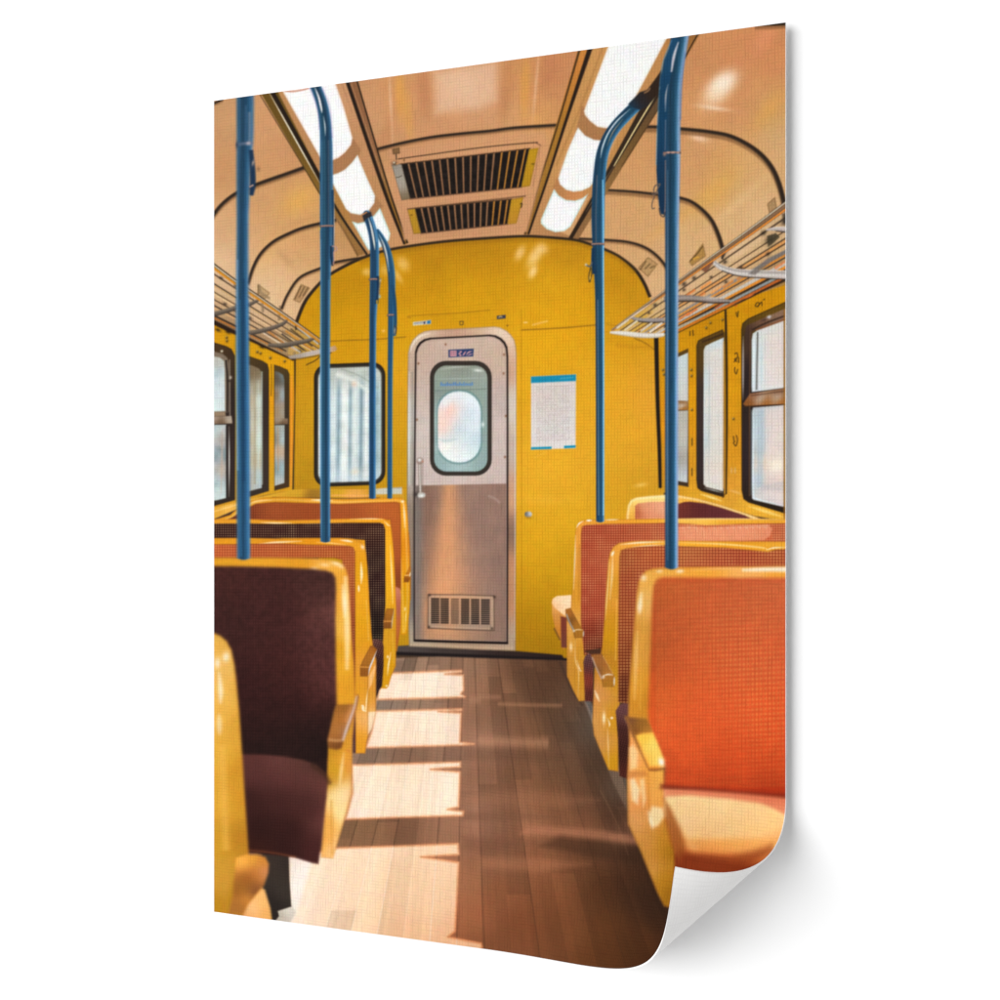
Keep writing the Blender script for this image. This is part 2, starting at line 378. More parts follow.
# pressed seams
stroke([(300, 343), (345, 340.5), (374, 339.5), (406, 337)], 1.0, (132, 96, 20), .8, alpha=.7)
stroke([(411, 318), (411, 316), (460, 313), (490, 310)], .9, (150, 110, 20), .8, alpha=.6)
stroke([(521, 330), (560, 328), (596, 325)], 1.1, (130, 94, 22), .8, alpha=.75)
stroke([(606, 324), (640, 330), (656, 340)], 1, (150, 108, 24), 1, alpha=.35)
stroke([(521, 310), (521.5, 500), (521.5, 652)], 1.0, (176, 128, 14), .9, alpha=.5)
stroke([(634, 338), (645, 343), (655, 350)], 1, (140, 100, 22), .7, alpha=.8)
stroke([(615, 345), (640, 347), (656, 347)], 4, (196, 142, 26), 2.5, alpha=.5)
stroke([(523, 322.5), (528, 322.5)], 1.2, (240, 210, 150), .7, alpha=.8); stroke([(532, 325), (540, 323), (548, 321)], 1.8, (238, 200, 120), 1, alpha=.6)
glow(383.5, 331, 1.8, 1.4, 0, (236, 196, 110), .8)
stroke([(534, 458), (546, 452)], 1, (240, 196, 90), .8, alpha=.3)
glow(545, 500, 30, 5, 0, (232, 186, 60), .3); glow(641, 485, 6, 2, -10, (240, 206, 110), .6)
# skirting and the dark toe of the wall
p_skirt = part('skirting', p_wall)
poly([(398, 646), (412, 645), (516, 651), (562, 655), (566, 662), (480, 659), (396, 655)], [(405, 649, (86, 76, 72)), (450, 652, (70, 58, 54)), (520, 656, (56, 40, 36)), (560, 658, (44, 30, 30))], .9, p_skirt)
stroke([(396, 653.5), (440, 655), (500, 657), (570, 660)], 3.2, (34, 26, 26), 1.2)

# corner posts
i = part('corner_post', p_wall); stroke([(294.5, 352), (294, 400), (293.2, 450), (292.6, 490)], [2.6, 2.6, 2.4, 2.2], (44, 34, 26), .7, i)
stroke([(298, 356), (297.5, 420), (296.5, 488)], 2.4, (196, 146, 22), 1.2, alpha=.6)

# ------------------------------------------------------------------ end-wall window
def rr(x0, y0, x1, y1, r, sk=0.):
    o = []
    for cx, cy, a in ((x1 - r, y0 + r, -90), (x1 - r, y1 - r, 0), (x0 + r, y1 - r, 90), (x0 + r, y0 + r, 180)):
        for k in range(7):
            t = math.radians(a + 15 * k); x = cx + r * math.cos(t); y = cy + r * math.sin(t)
            o.append((x, y - sk * (x - x0) ))
    return o
w = part('window', None, 'rounded end-wall window in black rubber')
poly(rr(314, 364.5, 385.3, 487, 13, .035), (44, 40, 36), .8, w, rims=[(0, .8, (30, 26, 24), .5), (3, 1.2, (78, 72, 62), .5)])
g = part('pane', w)
def stripes(X, Y, d):
    x = X + (Y - 420) * .01
    c = np.interp(x, [317, 322, 327, 331, 334.5, 338.5, 343, 347, 350, 354, 358, 361, 363, 366, 369, 373, 377, 380, 383], np.arange(19))
    tab = np.array([(226, 232, 230), (214, 222, 220), (160, 180, 186), (200, 212, 212), (214, 224, 222), (142, 166, 176), (226, 232, 226), (224, 230, 226), (146, 168, 176), (218, 226, 222), (200, 212, 212), (136, 160, 170), (170, 186, 190), (226, 232, 228), (196, 208, 208), (150, 172, 178), (160, 182, 186), (176, 194, 194), (186, 202, 202)], float) / 255
    o = np.stack([np.interp(c, np.arange(19), tab[:, j]) for j in range(3)], -1)
    top = np.clip((392 - Y) / 18, 0, 1)[..., None]
    o = o * (1 - top) + np.array((188, 194, 186)) / 255 * top
    lo = np.clip((Y - 462) / 20, 0, 1)[..., None] * .6
    o = o * (1 - lo) + np.array((196, 210, 212)) / 255 * lo
    return o.astype(np.float32) * (1 + .05 * noise(X, Y, .12, 21) + .012 * noise(X, Y, .5, 3))[..., None]
poly(rr(318.2, 368.4, 381.4, 483, 10, .035), stripes, 1.0, g)
stroke([(336, 374), (352, 380), (372, 394)], [5, 4, 2], (228, 232, 224), 2.2, alpha=.7)
stroke([(341, 369), (360, 376), (378, 388)], 1.5, (150, 158, 150), 1.2, alpha=.6)
glow(354, 384, 3, 3, 0, (232, 196, 170), .6); glow(355, 472, 5, 3, 0, (226, 204, 170), .4); glow(368, 474, 6, 4, -40, (240, 244, 240), .5)
poly([(373, 489), (402, 487), (402, 496.5), (373, 497)], [(380, 491, (196, 206, 206)), (398, 489, (170, 160, 140)), (398, 494, (222, 228, 226))], .8, part('ledge', p_wall))

# ------------------------------------------------------------------ door
p_door = part('carriage_door', None, 'brushed steel carriage door with oval window')
fr = part('door_frame', p_door)
outer = [(407.6, 380), (408, 353), (409.6, 346), (413, 339.6), (418, 334.6), (424, 331.3), (431, 330), (460, 328.4), (494, 326.5), (500, 327.3), (506.6, 330.8), (511, 335), (514.4, 340), (516, 347), (516.6, 356), (516.4, 420), (516, 560), (515.6, 651), (480, 650), (409, 646.5), (406.5, 560)]
poly(outer, [(408, 370, (186, 160, 140)), (409.5, 420, (192, 186, 176)), (410, 470, (176, 166, 152)), (410, 520, (150, 128, 112)), (411, 600, (128, 118, 112)), (411, 644, (176, 156, 134)), (425, 333, (208, 184, 160)), (450, 331, (188, 146, 122)), (480, 330, (196, 156, 128)),
             (500, 330, (228, 208, 184)), (509, 335, (226, 204, 180)), (513, 350, (206, 166, 136)), (512.5, 372, (196, 148, 118)), (512.5, 400, (206, 196, 182)), (512.5, 460, (190, 172, 160)), (512, 485, (196, 150, 122)), (512, 508, (242, 178, 132)), (512, 522, (120, 96, 84)), (512, 540, (140, 110, 94)), (512, 560, (206, 146, 106)), (511, 600, (190, 136, 100)), (512, 640, (176, 150, 128)), (460, 646, (172, 142, 116))], .8, fr, rims=[(0, .9, (120, 96, 74), .45)])
stroke([(410, 352), (413.5, 343), (420, 336.4), (430, 333.4)], 1.6, (244, 230, 210), 1.2, alpha=.7)
stroke([(515, 352), (515.2, 460), (514.6, 640)], 1.2, (214, 206, 196), .7, alpha=.8)
stroke([(409.2, 372), (409, 440), (409.4, 486)], 1.4, (222, 222, 216), .8, alpha=.8)
stroke([(412.3, 372), (412.2, 440), (412.4, 486)], 1.2, (150, 140, 128), .7, alpha=.8)
leaf = [(414.4, 400), (415, 352), (416.6, 346.5), (419.6, 342.2), (424, 339.2), (430, 337.7), (460, 336.2), (490, 334.6), (496, 335.4), (501.4, 338.2), (505.2, 342.2), (507.4, 347), (508.2, 356), (508.4, 420), (508.2, 560), (508, 643.5), (460, 642.5), (413.6, 641), (413.6, 500)]
poly(leaf, (46, 34, 32), .8, p_door)
leaf_in = [(x + (1.6 if x < 440 else -1.7 if x > 480 else 0), y + (1.6 if y < 360 else -1.8 if y > 600 else 0)) for x, y in leaf]
poly(leaf_in, [(440, 345, (198, 172, 156)), (480, 343, (198, 172, 154)), (422, 355, (188, 160, 142)), (422, 390, (194, 172, 160)), (424, 430, (198, 184, 176)), (424, 470, (196, 180, 172)), (500, 360, (194, 166, 146)), (499, 400, (190, 172, 164)), (499, 440, (200, 182, 174)), (499, 475, (198, 178, 170)), (450, 480, (202, 182, 174)), (480, 481, (200, 178, 168))], .9, p_door, tex=mottle(.02, .1, 31))
low = part('kick_panel', p_door)
def brushed(X, Y, d):
    t = np.clip((Y - 485) / 155, 0, 1)
    cx = 449 - 6 * t
    base = np.where((X < cx)[..., None], np.array((146, 112, 96)) / 255., np.array((150, 116, 102)) / 255.)
    wl = 7 + 34 * t ** 1.5; wr = 9 + 26 * t
    k = np.where(X < cx, np.exp(-((X - cx) / wl) ** 2), np.exp(-((X - cx) / wr) ** 2))
    hot = np.stack([.80 + .06 * t, .565 + .03 * t, .40 + .01 * t], -1)
    c = base * (1 - k[..., None] * .85) + hot * (k[..., None] * .85)
    gl = np.exp(-((X - 417.5) / 6) ** 2)[..., None] * .8
    c = c * (1 - gl) + np.array((124, 112, 106)) / 255. * gl
    dk = np.exp(-((X - 428) / 7) ** 2)[..., None] * .35 * (1 - t)[..., None]
    c = c * (1 - dk) + np.array((130, 92, 76)) / 255. * dk
    rd = (np.clip((X - 480) / 26, 0, 1) * .35 * t)[..., None]
    c = c * (1 - rd) + np.array((118, 94, 82)) / 255. * rd
    bt = np.clip((Y - 612) / 30, 0, 1)[..., None] * .45
    c = c * (1 - bt) + np.array((140, 112, 94)) / 255. * bt
    return c.astype(np.float32) * (1 + .03 * noise(X * 6, Y * .25, .3, 33) + .02 * noise(X, Y, .1, 2))[..., None]
poly([(415.4, 485.5), (460, 484.6), (506.5, 483.6), (506.3, 641.4), (460, 640.4), (415.3, 639)], brushed, .8, low)
stroke([(488, 496), (494, 498), (500, 503)], 2, (176, 150, 138), 1.4, alpha=.5)
stroke([(425, 600), (426, 570), (427, 560)], 3, (150, 124, 108), 2, alpha=.3)
stroke([(414, 640.6), (460, 642), (508, 643.2)], 2.0, (40, 30, 28), .9)
stroke([(410, 644.6), (440, 645.3), (480, 647.5), (514, 648)], 2.2, (196, 164, 134), 1.2, alpha=.6)
# louvred grille
gr = part('vent_grille', p_door)
poly([(427.6, 594), (460, 594.2), (494.6, 595.4), (494.8, 631), (460, 630), (427.4, 628.6)], [(432, 598, (166, 132, 108)), (447, 596, (222, 158, 110)), (470, 597, (196, 146, 110)), (490, 600, (166, 138, 118)), (432, 626, (150, 130, 116)), (448, 627, (200, 144, 104)), (490, 627, (156, 132, 114)), (470, 628, (160, 136, 118))], .7, gr, rims=[(.2, .9, (88, 66, 52), .85), (2.2, 1, (214, 176, 144), .4)])
for a, b in ((431, 439.4), (440.9, 448.8), (451, 459), (461, 469.2), (471.2, 479.4), (481.2, 489.8)):
    for k in range(13):
        y = 598.8 + k * 1.98 + (a - 431) * .022
        m = .95 if a not in (451,) else .55
        stroke([(a, y), (b, y + .1)], 1.3, (40, 31, 27) if a < 480 else (48, 38, 34), .45, sm=False, alpha=m)
    stroke([(b + .5, 598.5), (b + .5, 624)], .9, (206, 160, 128), .6, alpha=.6)
for x, y in ((429.6, 595.2), (494.4, 597), (429, 627), (492, 628.5)):
    glow(x, y, 1.3, 1.3, 0, (60, 44, 36), .8)
# window in the door
dw = part('door_window', p_door)
poly(rr(430, 361, 491.7, 475.6, 16), (54, 46, 40), .8, dw, rims=[(0, .8, (34, 28, 26), .6), (2, 1.2, (84, 74, 66), .4)])
dp = part('pane', p_door)
poly(rr(434, 365.4, 487.6, 471.6, 12.5), [(440, 372, (156, 164, 150)), (460, 368, (146, 150, 136)), (480, 371, (160, 166, 156)), (440, 388, (142, 158, 150)), (485, 390, (152, 168, 162)), (460, 388, (150, 164, 156)), (435, 420, (164, 184, 182)), (486, 430, (150, 170, 166)), (436, 460, (150, 174, 174)), (460, 469, (170, 192, 192)), (484, 464, (150, 172, 168))], .8, dp)
stroke([(441, 369), (455, 367.2), (470, 366.8)], 1.2, (196, 202, 192), .8, alpha=.7); glow(478, 370.4, 4, 1.2, 5, (226, 230, 222), .9)
stroke([(434, 391), (486, 389)], .9, (120, 136, 130), .7, alpha=.7); stroke([(436, 379), (486, 378)], 1.4, (168, 180, 172), 1, alpha=.6)
poly(rr(436.6, 389.8, 482, 464, 21), (118, 152, 154), 1.6, dp)
poly(rr(437.9, 391.4, 480.6, 462.4, 20), [(445, 400, (224, 234, 236)), (460, 394, (222, 232, 234)), (475, 400, (226, 236, 240)), (443, 420, (240, 206, 192)), (452, 411, (240, 200, 186)), (446, 428, (238, 210, 196)), (465, 415, (206, 222, 230)), (475, 425, (220, 230, 236)), (460, 430, (196, 214, 222)), (450, 439, (196, 210, 214)), (446, 447, (246, 240, 232)), (455, 446, (226, 226, 222)), (470, 445, (206, 222, 226)), (478, 440, (190, 212, 218)), (450, 458, (238, 244, 246)), (465, 458, (234, 242, 244))], 1.1, dp)
glow(450, 410, 3.4, 7, 22, (244, 200, 186), .55); glow(443, 424, 5, 8, 8, (242, 208, 194), .4)
stroke([(438, 439), (446, 441), (458, 439)], 2, (176, 196, 198), 1.2, alpha=.7); glow(445, 447, 7, 4, 0, (250, 244, 236), .6)
glow(482.8, 424.5, 1.6, 2.4, 0, (226, 232, 232), .8)
# blue lettering seen through the pane
for k, x in enumerate(np.arange(441, 473, 2.05)):
    hgt = (3.6, 2.0, 2.2, 3.4, 2.0, 1.9, 3.3, 3.4, 2.1, 3.4, 2.0, 3.3, 2.1, 2.0, 2.2, 3.3)[k % 16]
    stroke([(x, 385.8 - .04 * k), (x + .35, 385.8 - hgt - .04 * k)], 1.1, (92, 142, 212), .5, sm=False, alpha=.85)
    stroke([(x, 385.6), (x + 1.5, 384 + (k % 3) * .6)], .9, (110, 156, 214), .6, sm=False, alpha=.75)
# emblem plate over the pane
st = part('sticker', p_door)
poly([(448.4, 349.8), (473.8, 348.6), (473.2, 356.4), (448.6, 357.4)], (48, 66, 112), .6, st)
poly([(450, 350.8), (456.6, 350.6), (456.6, 356.2), (450, 356.4)], (222, 156, 158), .6)
stroke([(450.6, 352.4), (456, 352.2)], .7, (96, 70, 110), .4); stroke([(450.4, 354.4), (456, 354.2)], .7, (96, 70, 110), .4)
stroke([(458.6, 351), (461.4, 351.6), (459, 353.6), (461, 355.6), (458.6, 356)], 1.1, (224, 158, 156), .5, sm=False)
stroke([(462.6, 356), (466, 351)], 1.2, (220, 156, 158), .5); stroke([(466, 355.6), (468.4, 352.4), (472.6, 351)], 1.3, (220, 160, 160), .5); stroke([(467, 356), (470, 354.4), (473, 354)], 1.1, (206, 150, 160), .5)
# handle
hd = part('handle', p_door)
stroke([(419.6, 460), (419.8, 474), (420.4, 493)], 2.8, [(-1, (120, 104, 94)), (0, (214, 206, 196)), (1, (120, 106, 96))], .7, hd)
stroke([(422.4, 462), (422.6, 486)], .9, (128, 112, 102), .7, alpha=.6)
poly(rr(416.4, 457.4, 423.2, 464.4, 3), (150, 128, 116), .8, hd); glow(419.6, 460, 2, 1.7, 0, (236, 238, 234), .9); glow(422.6, 461.4, 1, 1, 0, (206, 120, 90), .6)
glow(416, 494.5, 2.6, 2.6, 0, (72, 60, 56), .8); poly(rr(417.6, 492.4, 425.2, 497.8, 2.6), (176, 168, 160), .8, hd); glow(421.5, 495.6, 3, 1.5, -10, (240, 244, 242), .85)
for x, y in ((418.5, 363.5), (445.6, 344.4), (504, 354.6), (503.6, 373.4), (417, 419.6), (505.8, 416), (505, 457)):
    glow(x, y, 1, 1.2, 0, (122, 72, 44), .8)

# ------------------------------------------------------------------ notice and small plates on the wall
nt = part('notice', p_wall)
quad = [(531, 376.6), (576, 374.4), (575.6, 448.2), (531, 449.6)]
poly(quad, [(540, 390, (216, 204, 196)), (565, 390, (212, 202, 196)), (540, 430, (220, 212, 208)), (565, 430, (214, 208, 204)), (572, 445, (226, 220, 214))], .7, nt)
poly([(531, 376.6), (576, 374.4), (576, 381), (531, 383)], (24, 142, 178), .6)
stroke([(560, 378.6), (573, 377.4)], .8, (110, 180, 190), .7, alpha=.7)
poly([(531, 447.2), (551.6, 446.6), (551.6, 449, ), (531, 449.6)], (24, 146, 182), .5); poly([(564, 445.8), (575.6, 445.2), (575.6, 447.8), (564, 448.4)], (24, 146, 182), .5)
r2 = np.random.default_rng(4)
for k in range(27):
    y = 387.5 + k * 2.08
    x = 536.5 + (r2.uniform(0, 3) if k % 4 == 3 else 0); xe = 571 - (r2.uniform(3, 16) if k % 5 == 4 else r2.uniform(0, 2))
    while x < xe:
        l = r2.uniform(1.5, 5)
        stroke([(x, y - (x - 531) * .045), (min(x + l, xe), y - (min(x + l, xe) - 531) * .045)], .9, (168, 150, 145), .55, sm=False, alpha=r2.uniform(.25, .6))
        x += l + r2.uniform(.6, 1.3)
sl_ = part('label_strip', p_wall)
poly([(413, 322), (431, 320), (431, 324), (413, 325.6)], (206, 200, 184), .6, sl_)
for k in range(8):
    stroke([(414.4 + k * 1.5, 324.2 - k * .16), (414.8 + k * 1.5, 322.4 - k * .16)], .8, (104, 106, 126), .5, sm=False, alpha=.8)
poly([(427, 320.8), (430.6, 320.4), (430.6, 323.6), (427, 324)], (44, 120, 170), .6); stroke([(424.4, 324), (424.6, 321.4)], 1.3, (46, 50, 90), .5)
p2 = part('label_strip', p_wall)
poly([(497, 315.8), (505.6, 314.8), (505.6, 318.4), (497, 319.2)], (58, 62, 84), .6, p2); stroke([(498.6, 317.6), (500.4, 316.4), (502.4, 317.2)], 1, (206, 176, 120), .5)
for a, b in (((459.8, 321.4), (463.2, 321.2)), ((463.2, 321.2), (463, 324.8)), ((463, 324.8), (460, 325)), ((460, 325), (459.8, 321.4))):
    stroke([a, b], .9, (116, 92, 40), .5, sm=False)
glow(507.4, 325.6, 1.2, .8, 0, (110, 80, 30), .7)
kb = part('knob', p_wall)
poly(rr(524.6, 511.6, 532, 517, 2.6), [(526, 514, (92, 92, 92)), (530, 513.6, (214, 214, 208)), (528, 515, (150, 150, 146))], .7, kb); glow(528.5, 517.6, 3.6, 1.2, 0, (150, 108, 20), .5)

# ------------------------------------------------------------------ left side wall and its windows
p_lw = part('side_wall', None, 'yellow side wall with windows left of the aisle')
poly([(200, 310), (214, 318), (294, 357), (294.5, 400), (292.4, 490), (262, 496), (204, 516)], [(216, 334, (206, 150, 18)), (232, 340, (200, 148, 14)), (260, 350, (206, 156, 16)), (285, 362, (212, 156, 14)), (270, 375, (214, 158, 12)), (271.5, 430, (216, 162, 20)), (271, 480, (206, 160, 40)), (291, 400, (212, 142, 26)), (291, 450, (214, 142, 40)), (285, 492, (206, 152, 34)), (240, 500, (206, 150, 44))], .8, p_lw, tex=mottle(.02, .1, 41))
stroke([(291.6, 376), (291.3, 430), (290.8, 486)], 1.6, (230, 152, 60), .7, alpha=.7)
stroke([(204, 311), (214, 321), (260, 343), (294, 359)], [7, 7, 5, 4], (62, 42, 26), 1.0, p_lw)
for x, y in ((218, 330), (228, 332), (246, 343), (262, 347)):
    glow(x, y, 3, 1.6, 25, (34, 24, 18), .7)
# near window
fi = (74, 60, 52)
w = part('window', None, 'nearest sliding window left of the aisle')
poly([(200, 341), (214, 342.5), (226, 346), (231.5, 349), (235, 356), (235.4, 420), (235, 500), (214, 506), (200, 511)], [(220, 347, (104, 74, 36)), (228, 352, (60, 48, 40)), (233.6, 400, (58, 46, 42)), (233, 470, (64, 50, 50)), (220, 500, (62, 52, 44))], .8, w, rims=[(0, .9, (46, 36, 28), .6)])
poly([(200, 349), (214, 351.4), (223, 354), (227.4, 358), (228.6, 364), (228.8, 412), (200, 418)], (132, 116, 100), .8, w)
stroke([(226, 360), (227.4, 380), (227.2, 412)], 1.6, (52, 44, 40), .6); stroke([(229.6, 360), (230, 420)], 1.0, (148, 136, 124), .6)
g = part('pane', w)
poly([(200, 355), (214, 356.6), (220, 357.6), (224, 361), (224.8, 370), (225, 411), (200, 412)], [(216, 362, (186, 186, 176)), (216, 375, (176, 192, 196)), (216, 390, (202, 214, 214)), (216, 405, (208, 222, 222)), (222, 380, (204, 214, 212)), (223, 405, (206, 218, 216))], .8, g, tex=mottle(.03, .2, 44))
poly([(200, 412.4), (225, 412), (226, 416), (200, 417)], (150, 128, 106), .6, w)
poly([(200, 417), (231.6, 416), (232.4, 423.4), (200, 424.6)], [(215, 418, (164, 148, 134)), (230, 419, (170, 156, 142)), (220, 423, (112, 88, 66))], .7, w)
g = part('pane', w)
poly([(200, 425), (226, 424.6), (226.4, 498), (200, 504)], [(216, 430, (178, 194, 194)), (216, 455, (150, 168, 176)), (215, 480, (166, 186, 190)), (221.6, 440, (186, 170, 160)), (221.4, 470, (184, 170, 158)), (224, 450, (126, 142, 148)), (217, 497, (196, 208, 206))], .8, g, tex=mottle(.04, .2, 45))
stroke([(222, 430), (221.8, 462), (221, 494)], 2, (190, 166, 150), 1, alpha=.6)
stroke([(229, 426), (229.2, 460), (229, 497)], 1.0, (226, 226, 218), .5); stroke([(226.8, 426), (226.8, 498)], 1.6, (60, 56, 54), .6)
glow(230.6, 377.5, 1.4, 1.6, 0, (200, 190, 176), .8); glow(229, 381, 2, 1, 0, (56, 46, 40), .8); glow(221.8, 351.2, 1.3, 1.3, 0, (226, 218, 196), .9)
# middle window
w = part('window', None, 'middle window without a bar left of the aisle')
poly([(246, 356), (250, 356.4), (262, 360.6), (267.6, 364), (269, 370), (268.9, 491), (246, 498)], [(255, 360, (104, 80, 34)), (262, 366, (62, 50, 42)), (266, 400, (64, 52, 48)), (265, 470, (70, 58, 52)), (255, 494, (66, 56, 48))], .8, w, rims=[(0, .8, (50, 40, 30), .5)])
g = part('pane', w)
poly([(246, 364), (252, 365.4), (259, 368.6), (261.6, 372), (262, 380), (261.8, 488), (246, 492)], [(251, 372, (140, 122, 96)), (251, 400, (184, 162, 132)), (251, 440, (188, 168, 138)), (252, 480, (176, 168, 152)), (257, 390, (168, 160, 140)), (259, 400, (192, 208, 198)), (259.6, 440, (194, 212, 204)), (259, 480, (172, 192, 196)), (255, 460, (186, 176, 152))], .8, g)
stroke([(254.6, 372), (254.8, 430), (254.8, 484)], 1.2, (160, 140, 112), .8, alpha=.6); stroke([(258.4, 380), (258.6, 440), (258, 484)], 1.6, (204, 218, 208), .8, alpha=.7); stroke([(262, 372), (262.2, 484)], 1.4, (160, 172, 164), .7, alpha=.7)
# far window
w = part('window', None, 'farthest window left of the aisle')
poly([(274, 364.6), (280, 366.4), (287.6, 369.8), (289.5, 374), (289.3, 487), (274.4, 490.6)], [(280, 369, (112, 86, 36)), (288, 380, (62, 52, 42)), (287.6, 440, (66, 56, 48)), (280, 488, (84, 62, 40))], .7, w, rims=[(0, .7, (52, 40, 30), .5)])
g = part('pane', w)
poly([(274.6, 371), (279, 372.2), (283.2, 375), (284.4, 380), (284.6, 420), (274.6, 420)], [(277, 378, (110, 94, 78)), (277, 395, (150, 122, 94)), (278, 412, (168, 136, 104)), (282, 376, (120, 130, 130)), (281.8, 395, (150, 162, 168)), (281, 412, (160, 152, 140))], .7, g)
poly([(274.6, 418), (288, 418.6), (288, 424), (274.6, 424.4)], [(280, 420, (160, 142, 124)), (282, 423.6, (112, 88, 64))], .6, w)
g = part('pane', w)
poly([(274.6, 425), (284.6, 425), (284.4, 483), (274.6, 486)], [(276.6, 440, (146, 136, 120)), (277, 470, (140, 150, 150)), (280, 450, (190, 168, 144)), (283, 440, (170, 190, 194)), (282.6, 470, (160, 182, 188)), (278, 480, (176, 180, 176))], .7, g)
stroke([(278, 428), (278.2, 470)], 1, (190, 150, 116), .7, alpha=.6)
for x, y in ((226.8, 337.6), (227, 341), (257.4, 352), (260.6, 353.4), (270.4, 358), (284.8, 361.4)):
    glow(x, y, 1.3, 1.5, 0, (66, 50, 26), .8); glow(x - .4, y - 1, .8, .8, 0, (206, 190, 150), .6)
stroke([(271.4, 364), (271.6, 380), (271.2, 396)], .9, (96, 70, 24), .6, alpha=.7)
# window sill running down the car
i = part('sill', p_lw)
poly([(200, 512), (214, 508), (250, 499), (292, 489.6), (304, 489), (404, 489.6), (404, 499), (300, 499), (256, 501), (214, 519), (200, 524)], [(218, 512, (214, 158, 52)), (226, 508, (236, 176, 80)), (245, 502, (218, 164, 60)), (270, 495, (216, 160, 44)), (300, 493, (214, 162, 40)), (340, 492, (206, 156, 30)), (350, 496, (232, 162, 78)), (380, 496, (206, 150, 40)), (310, 497, (150, 104, 34))], .8, i)
stroke([(206, 514), (228, 507.4), (250, 501.6)], 1.4, (250, 206, 130), .8, alpha=.7)
stroke([(272, 497.4), (300, 497.8), (340, 498.4), (380, 498)], 1.0, (96, 62, 34), .6, alpha=.8); stroke([(332, 495.4), (370, 495.6)], 1.6, (240, 170, 100), .8, alpha=.7)
poly([(376, 489.6), (402, 488.6), (402, 494), (376, 494.4)], (196, 204, 200), .8, alpha=.85)

# ------------------------------------------------------------------ right side wall and its windows
p_rw = part('side_wall', None, 'yellow side wall with windows right of the aisle')
poly([(655, 336), (680, 324), (800, 266), (800, 524), (755, 516), (700, 500), (660, 492)], [(664, 345, (206, 148, 24)), (664, 420, (222, 152, 26)), (662, 470, (196, 142, 34)), (692, 345, (204, 148, 16)), (692, 400, (214, 154, 20)), (692, 470, (212, 152, 40)), (733, 320, (206, 148, 14)), (734, 380, (216, 156, 22)), (734, 450, (212, 150, 34)), (734, 490, (214, 150, 60)),
     (760, 300, (204, 144, 14)), (780, 290, (206, 148, 14)), (720, 320, (200, 142, 16)), (700, 330, (200, 142, 14)), (700, 495, (222, 170, 50)), (740, 505, (230, 180, 60)), (780, 516, (226, 172, 60)), (786, 400, (204, 140, 40))], .8, p_rw, tex=mottle(.025, .1, 51))
i = part('corner_post', p_wall); stroke([(656.2, 336), (657.6, 400), (659.4, 450), (660.2, 488)], [4.4, 4, 3.6, 3], (38, 30, 24), .8, i)
stroke([(664.6, 400), (664.4, 480)], 1.2, (230, 146, 50), .7, alpha=.6)
# far window
w = part('window', None, 'farthest window right of the aisle')
poly([(672, 356), (679, 352.6), (688.4, 348.2), (688.6, 487), (672, 484)], [(683, 353, (110, 82, 34)), (680, 420, (96, 80, 60)), (684, 485, (80, 62, 44))], .6, w)
g = part('pane', w)
poly([(672, 360), (679, 356.6), (688, 352.6), (688, 402), (672, 400)], [(680, 364, (196, 206, 206)), (684, 380, (200, 204, 200)), (684, 396, (204, 202, 194))], .6, g)
poly([(672, 400.4), (688, 401), (688, 410), (672, 410)], [(682, 402, (150, 108, 64)), (682, 405.6, (196, 184, 168)), (684, 409, (170, 112, 50))], .6, w)
g = part('pane', w)
poly([(672, 411), (688, 410.4), (687.4, 482.6), (672, 480)], [(680, 420, (180, 176, 166)), (685, 440, (192, 188, 178)), (680, 460, (160, 156, 148)), (685, 478, (196, 202, 206))], .6, g)
# middle window
w = part('window', None, 'middle window without a bar right of the aisle')
poly([(696.4, 480), (696.4, 346), (698, 340.6), (704, 337.4), (722.6, 329.4), (724.4, 333), (724, 497.4), (701, 491), (697.4, 488)], [(700, 345, (90, 68, 34)), (712, 336, (120, 88, 30)), (700, 400, (72, 58, 56)), (700, 470, (66, 54, 56)), (720, 336, (100, 72, 32)), (715, 492, (64, 46, 30))], .7, w, rims=[(0, .9, (44, 34, 28), .7)])
stroke([(702, 342), (712, 338.4), (723, 334)], 2, (76, 54, 30), .8)
g = part('pane', w)
poly([(703.6, 484), (703.8, 350), (705.4, 346), (712, 342.6), (723.6, 337.6), (723.2, 491.4), (706, 487)], [(705.4, 380, (196, 212, 212)), (705.6, 440, (186, 204, 206)), (710, 360, (206, 204, 196)), (713, 400, (222, 216, 208)), (718, 380, (222, 212, 204)), (718, 430, (222, 214, 206)), (712, 450, (214, 208, 198)), (718, 468, (226, 214, 194)), (714, 480, (220, 216, 208)), (708, 420, (208, 210, 206)), (721, 345, (206, 216, 216))], .7, g)
poly([(709, 352), (722, 346), (722, 486), (709, 482)], (224, 214, 205), 3, alpha=.6)
stroke([(704.6, 352), (704.4, 420), (704.4, 484)], 1.2, (226, 236, 236), .6, alpha=.8); stroke([(709.6, 350), (709.4, 420), (709, 482)], 2, (190, 196, 194), 1.2, alpha=.6); stroke([(723.4, 342), (723.2, 488)], 1, (240, 186, 120), .6, alpha=.7)
stroke([(704, 488), (714, 490.4), (723.4, 493)], 1.2, (204, 216, 220), .6, alpha=.7)
# pillar joint
i = part('pillar_joint', p_rw); stroke([(725.6, 310), (726.6, 360), (726.8, 430), (726.2, 494)], [2.4, 2.6, 2.2, 1.6], [(-1, (92, 66, 16)), (-.2, (40, 30, 22)), (.4, (40, 30, 22)), (1, (150, 104, 18))], .7, i)
stroke([(722.6, 498), (725, 494)], 1, (120, 80, 20), .7)
